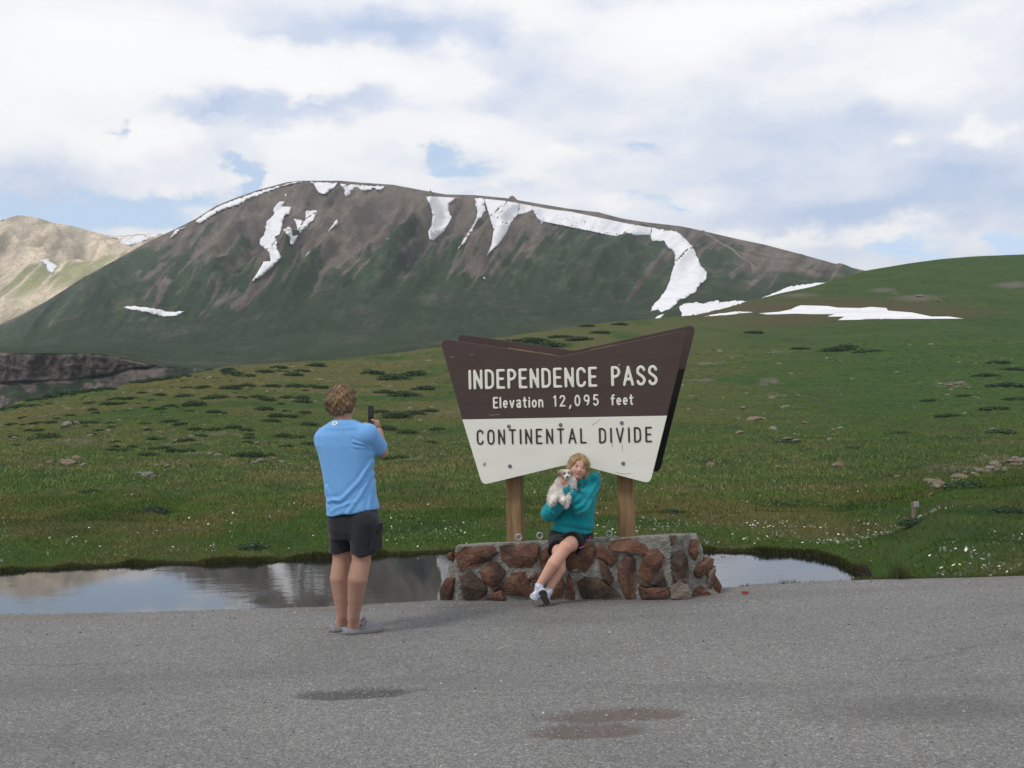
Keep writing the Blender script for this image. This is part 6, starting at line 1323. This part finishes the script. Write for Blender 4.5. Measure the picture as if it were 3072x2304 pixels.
for t in mid: shrub(*t, f"{'broad' if t[2] > 65 else 'small'} willow shrub {'high up' if t[1] < 1200 else 'lower down'} the slope between the standing person and the sign", 'willow shrubs between the person and the sign')
crest = [(1380, 1060, 60), (1450, 1045, 90), (1530, 1035, 110), (1600, 1025, 90), (1680, 1012, 70), (1500, 1060, 100), (1640, 1040, 110), (1740, 1020, 80), (1800, 1000, 60), (1860, 975, 50), (1760, 980, 50)]
for t in crest: shrub(*t, f"{'broad' if t[2] > 75 else 'small'} distant shrub on the green rise above the {'left' if t[0] < 1600 else 'right'} half of the sign", 'shrubs above the sign', 0.36)
rgt = [(2400, 1048, 60), (2520, 1052, 110), (2600, 1058, 80), (2540, 1042, 70), (2990, 1090, 80), (3040, 1110, 80), (2960, 1130, 90), (3020, 1160, 100), (3050, 1200, 90), (2980, 1230, 80), (2840, 1250, 70), (2790, 1205, 60), (2260, 1000, 60), (2900, 1190, 60), (2350, 1330, 70), (2700, 1300, 60), (3000, 1300, 80), (2560, 1345, 60)]
for t in rgt: shrub(*t, f"{'broad' if t[2] > 75 else 'small'} dark low shrub {'high' if t[1] < 1120 else 'low'} on the hillside {'near the right edge' if t[0] > 2800 else 'right of the sign'}", 'shrubs on the hillside right of the sign', 0.32)
for sx, sy, w, lb, hk in [(465, 1540, 95, 'rounded dark green bush standing alone in the meadow at left', 0.62), (755, 1648, 90, 'loose leafy green bush at the pond bank left of the standing person', 0.6), (270, 1478, 60, 'small dull green bush in the flower meadow at far left', 0.5),
                          (2352, 1520, 75, 'small dark bush in the meadow between the sign and the marker stake', 0.6), (2890, 1462, 110, 'broad grey-green bush below the rock heap at right', 0.4), (2745, 1625, 90, 'dark green bush growing at the foot of the marker stake', 0.6), (3020, 1612, 90, 'dark bush near the right edge of the meadow', 0.5), (2010, 1540, 60, 'small green bush seen just right of the right sign post', 0.5), (1510, 1500, 40, 'tiny green bush seen below the sign left of the left post', 0.5)]:
    shrub(sx, sy, w, lb, None, hk)
# rocks
def rock_mesh(seed):
    bm = bmesh.new(); bmesh.ops.create_icosphere(bm, subdivisions=2, radius=1.0); r = np.random.default_rng(seed); pl = [(nrm(r.normal(0, 1, 3)), r.uniform(0.55, 0.9)) for _ in range(9)]
    for v in bm.verts:
        p = np.array(v.co)
        for n_, d_ in pl:
            k = p@n_
            if k > d_: p = p-n_*(k-d_)
        v.co = p*(1+r.normal(0, 0.03))
    me = bpy.data.meshes.new('rock'); bm.to_mesh(me); bm.free(); me.materials.append(ROCKM); return me
def rock_mat():
    m, T = mat_base('lichen_rock'); oi = T.new('ShaderNodeObjectInfo').outputs['Random']; n = T.noise(T.obj, 2.5, 6, 0.65)
    a = T.ramp(n, [(0.3, (0.085, 0.078, 0.068)), (0.55, (0.20, 0.185, 0.165)), (0.75, (0.36, 0.34, 0.30))]); b = T.ramp(n, [(0.3, (0.10, 0.072, 0.05)), (0.6, (0.22, 0.165, 0.115)), (0.8, (0.30, 0.25, 0.20))])
    T.put(T.b.inputs['Base Color'], T.mix(T.maprange(oi, 0.4, 0.6), a, b)); T.b.inputs['Roughness'].default_value = 0.95; bump(T, T.noise(T.obj, 9, 5), 0.5, 0.08); return m
ROCKM = rock_mat(); RK = [rock_mesh(k) for k in range(20, 28)]
def rock(sx, sy, wpx, label, group=None, hk=0.6):
    p = on_hill(sx, sy); w = wpx/3/FPX*p[1]*0.5; o = inst('rock', random.choice(RK), p+[0, 0, 0.12*w], None, (random.uniform(-.3, .3), random.uniform(-.3, .3), random.uniform(0, 6.28)), (w, w*0.8, w*hk*random.uniform(0.8, 1.2))); return tag(o, label, 'rock', group)
rr = random.Random(3)
for k in range(60):
    t = rr.random(); sx = 2790+t*285; sy = 1445-t*62+rr.uniform(-10, 16)+(10 if t < 0.3 else 0); wq = rr.choice([12, 15, 22, 32, 42]); rock(sx, sy, wq, f"{'large' if wq > 30 else 'mid-sized' if wq > 16 else 'small'} pale rock {'at the low left end' if t < 0.33 else 'in the middle' if t < 0.67 else 'at the top right end'} of the rock heap", 'rock heap at right', 0.55)
for sx, sy, w, lb in [(2515, 1400, 42, 'pale boulder on the meadow rim right of the sign'), (2690, 1432, 26, 'small pale rock left of the rock heap'), (2130, 1398, 34, 'dark grey boulder on the meadow rim just right of the sign'), (2335, 1405, 28, 'small brown rock on the meadow rim'), (782, 1385, 36, 'rounded orange-brown boulder beside a willow shrub left of the person'), (2178, 1402, 16, 'small rock beside the dark grey boulder on the rim'), (2320, 1292, 36, 'brown rock on the lower green hillside right of the sign')]:
    rock(sx, sy, w, lb)
for sx, sy, w in [(2360, 1322, 40), (2385, 1325, 30), (2340, 1326, 22), (2490, 1320, 26), (2260, 1262, 50), (2285, 1258, 40), (2415, 1272, 26), (2520, 1285, 24), (2500, 1290, 20), (2980, 1290, 30), (2230, 1225, 26), (2215, 1300, 34), (2355, 1222, 30), (2395, 1188, 20), (2315, 1195, 26), (2880, 1150, 26), (2850, 1158, 30), (2905, 1165, 22), (2820, 1152, 18), (2760, 1150, 14), (2725, 1155, 14), (2760, 890, 30), (2820, 905, 20), (2690, 885, 22), (2760, 1088, 14), (2232, 1065, 14), (2300, 1062, 16), (3000, 1165, 18)]:
    rock(sx, sy, w, f"{'broad' if w > 29 else 'small'} grey rock {'high' if sy < 1100 else 'halfway up' if sy < 1240 else 'low'} on the green hillside, {'close to the sign' if sx < 2300 else 'right of the sign' if sx < 2600 else 'near the right edge'}", 'rocks on the right hillside', 0.32)
for sx, sy, w in [(205, 1395, 60), (230, 1380, 40), (190, 1388, 34), (250, 1398, 26), (150, 1392, 30), (440, 1428, 44), (420, 1420, 26), (460, 1432, 22), (470, 1398, 24), (500, 1402, 26), (540, 1396, 20), (560, 1400, 18), (820, 1380, 26), (845, 1388, 22), (760, 1392, 26), (870, 1395, 18), (700, 1378, 20), (655, 1368, 30), (630, 1365, 22), (200, 1278, 36), (230, 1274, 30), (575, 1312, 24), (310, 1300, 20), (272, 1308, 26), (45, 1318, 30), (200, 1228, 22), (190, 1222, 18), (440, 1290, 26), (480, 1300, 22), (520, 1295, 20), (390, 1230, 20), (770, 1332, 24), (800, 1330, 20), (920, 1408, 24), (950, 1405, 18)]:
    rock(sx, sy, w, f"{'large' if w > 33 else 'small' if w < 24 else 'mid-sized'} weathered rock {'halfway up' if sy < 1340 else 'at the foot of'} the left slope, {'far left' if sx < 300 else 'in the middle' if sx < 600 else 'near the standing person'}", 'rocks on the left slope', 0.5)
# marker stake
p = on_hill(2741, 1573); st = empty('marker_stake', p, 'short wooden stake with a small square plate standing in the meadow', 'stake')
k_ = p[1]/(3*FPX); dv_ = lambda a, b: at(2640+a/11.06, 1480+b/11.06, p[1])
tp = dv_(1110, 300); bt = dv_(1115, 1010); bt[2] = p[2]-0.1
swood = plain('weathered_wood', (0.25, 0.20, 0.155), (0.15, 0.115, 0.085), 6, 0.9, vec_scale=(20, 20, 2)); w = 0.5*(dv_(1160, 700)[0]-dv_(1065, 700)[0])
box('post', (tp+bt)/2, [w, w, (tp[2]-bt[2])/2], swood, st, None, 0.004)
pc_ = (dv_(1100, 270)+dv_(1262, 440))/2; hw = 0.5*(dv_(1262, 300)[0]-dv_(1100, 300)[0]); hh = 0.5*(dv_(1180, 262)[2]-dv_(1180, 445)[2])
pla = box('plate', pc_-[0, w+0.012, 0], [hw, 0.012, hh], plain('plate_frame', (0.42, 0.40, 0.36), (0.30, 0.27, 0.24), 30), st, rotz(math.radians(14)))
box('face', pc_-[0, w+0.026, 0.004], [hw*0.72, 0.003, hh*0.66], plain('plate_face', (0.34, 0.36, 0.40), (0.22, 0.23, 0.27), 12), pla, rotz(math.radians(14)))
# red scrap on the asphalt
p = ground_at(2234, 1782); rs = np.random.default_rng(4); pts = [p+np.array([0.028*math.cos(a)*rs.uniform(.7, 1.2), 0.018*math.sin(a)*rs.uniform(.7, 1.2), 0.012+0.010*rs.random()]) for a in np.linspace(0, 6.28, 9)[:-1]]
tag(mk('litter_scrap', pts+[p+np.array([0, 0, 0.026])]+[q-np.array([0, 0, 0.011]) for q in pts], [(k, (k+1) % 8, 8) for k in range(8)]+[(k, 9+k, 9+(k+1) % 8, (k+1) % 8) for k in range(8)], plain('red_wrapper', (0.36, 0.03, 0.028), (0.25, 0.02, 0.02)), base=p), 'crumpled red scrap on the asphalt right of the plinth', 'litter')
# grass along the lot edge
def edge_tuft(sx0, sx1, n, seed, h0):
    r = np.random.default_rng(seed); x = r.uniform(ground_at(sx0, 1760)[0], ground_at(sx1, 1745)[0], n); y = lot_edge_y(x)+r.uniform(0.0, 0.10, n); cl2 = fbm(x*5, x*0, 2, seed); hh = h0*(0.15+1.2*sstep(0.45, 0.8, cl2))*r.uniform(0.5, 1.3, n)
    B = np.stack([x, y, np.full(n, -0.05)], 1); ang = r.uniform(0, 6.28, n); s = np.stack([np.cos(ang), np.sin(ang), 0*ang], 1)*0.004; t = B+np.stack([r.normal(0, 0.4, n)*hh, r.normal(0, 0.3, n)*hh, 0.05+hh], 1)
    return np.stack([B-s, B+s, t], 1), np.array((0.075, 0.095, 0.035))*r.uniform(0.6, 1.5, (n, 1))
a1, b1 = edge_tuft(2220, 2400, 260, 11, 0.03); a2, b2 = edge_tuft(2400, 2700, 300, 12, 0.03); a3, b3 = edge_tuft(2600, 3200, 3500, 13, 0.14); a4, b4 = edge_tuft(0, 1300, 120, 14, 0.01)
tag(tri_mesh('edge_grass', np.concatenate([a1, a2, a3, a4]), sum(map(len, (a1, a2, a3, a4))), np.concatenate([b1, b2, b3, b4]), GRASSM), 'sparse grass along the edge of the asphalt', kind='stuff')
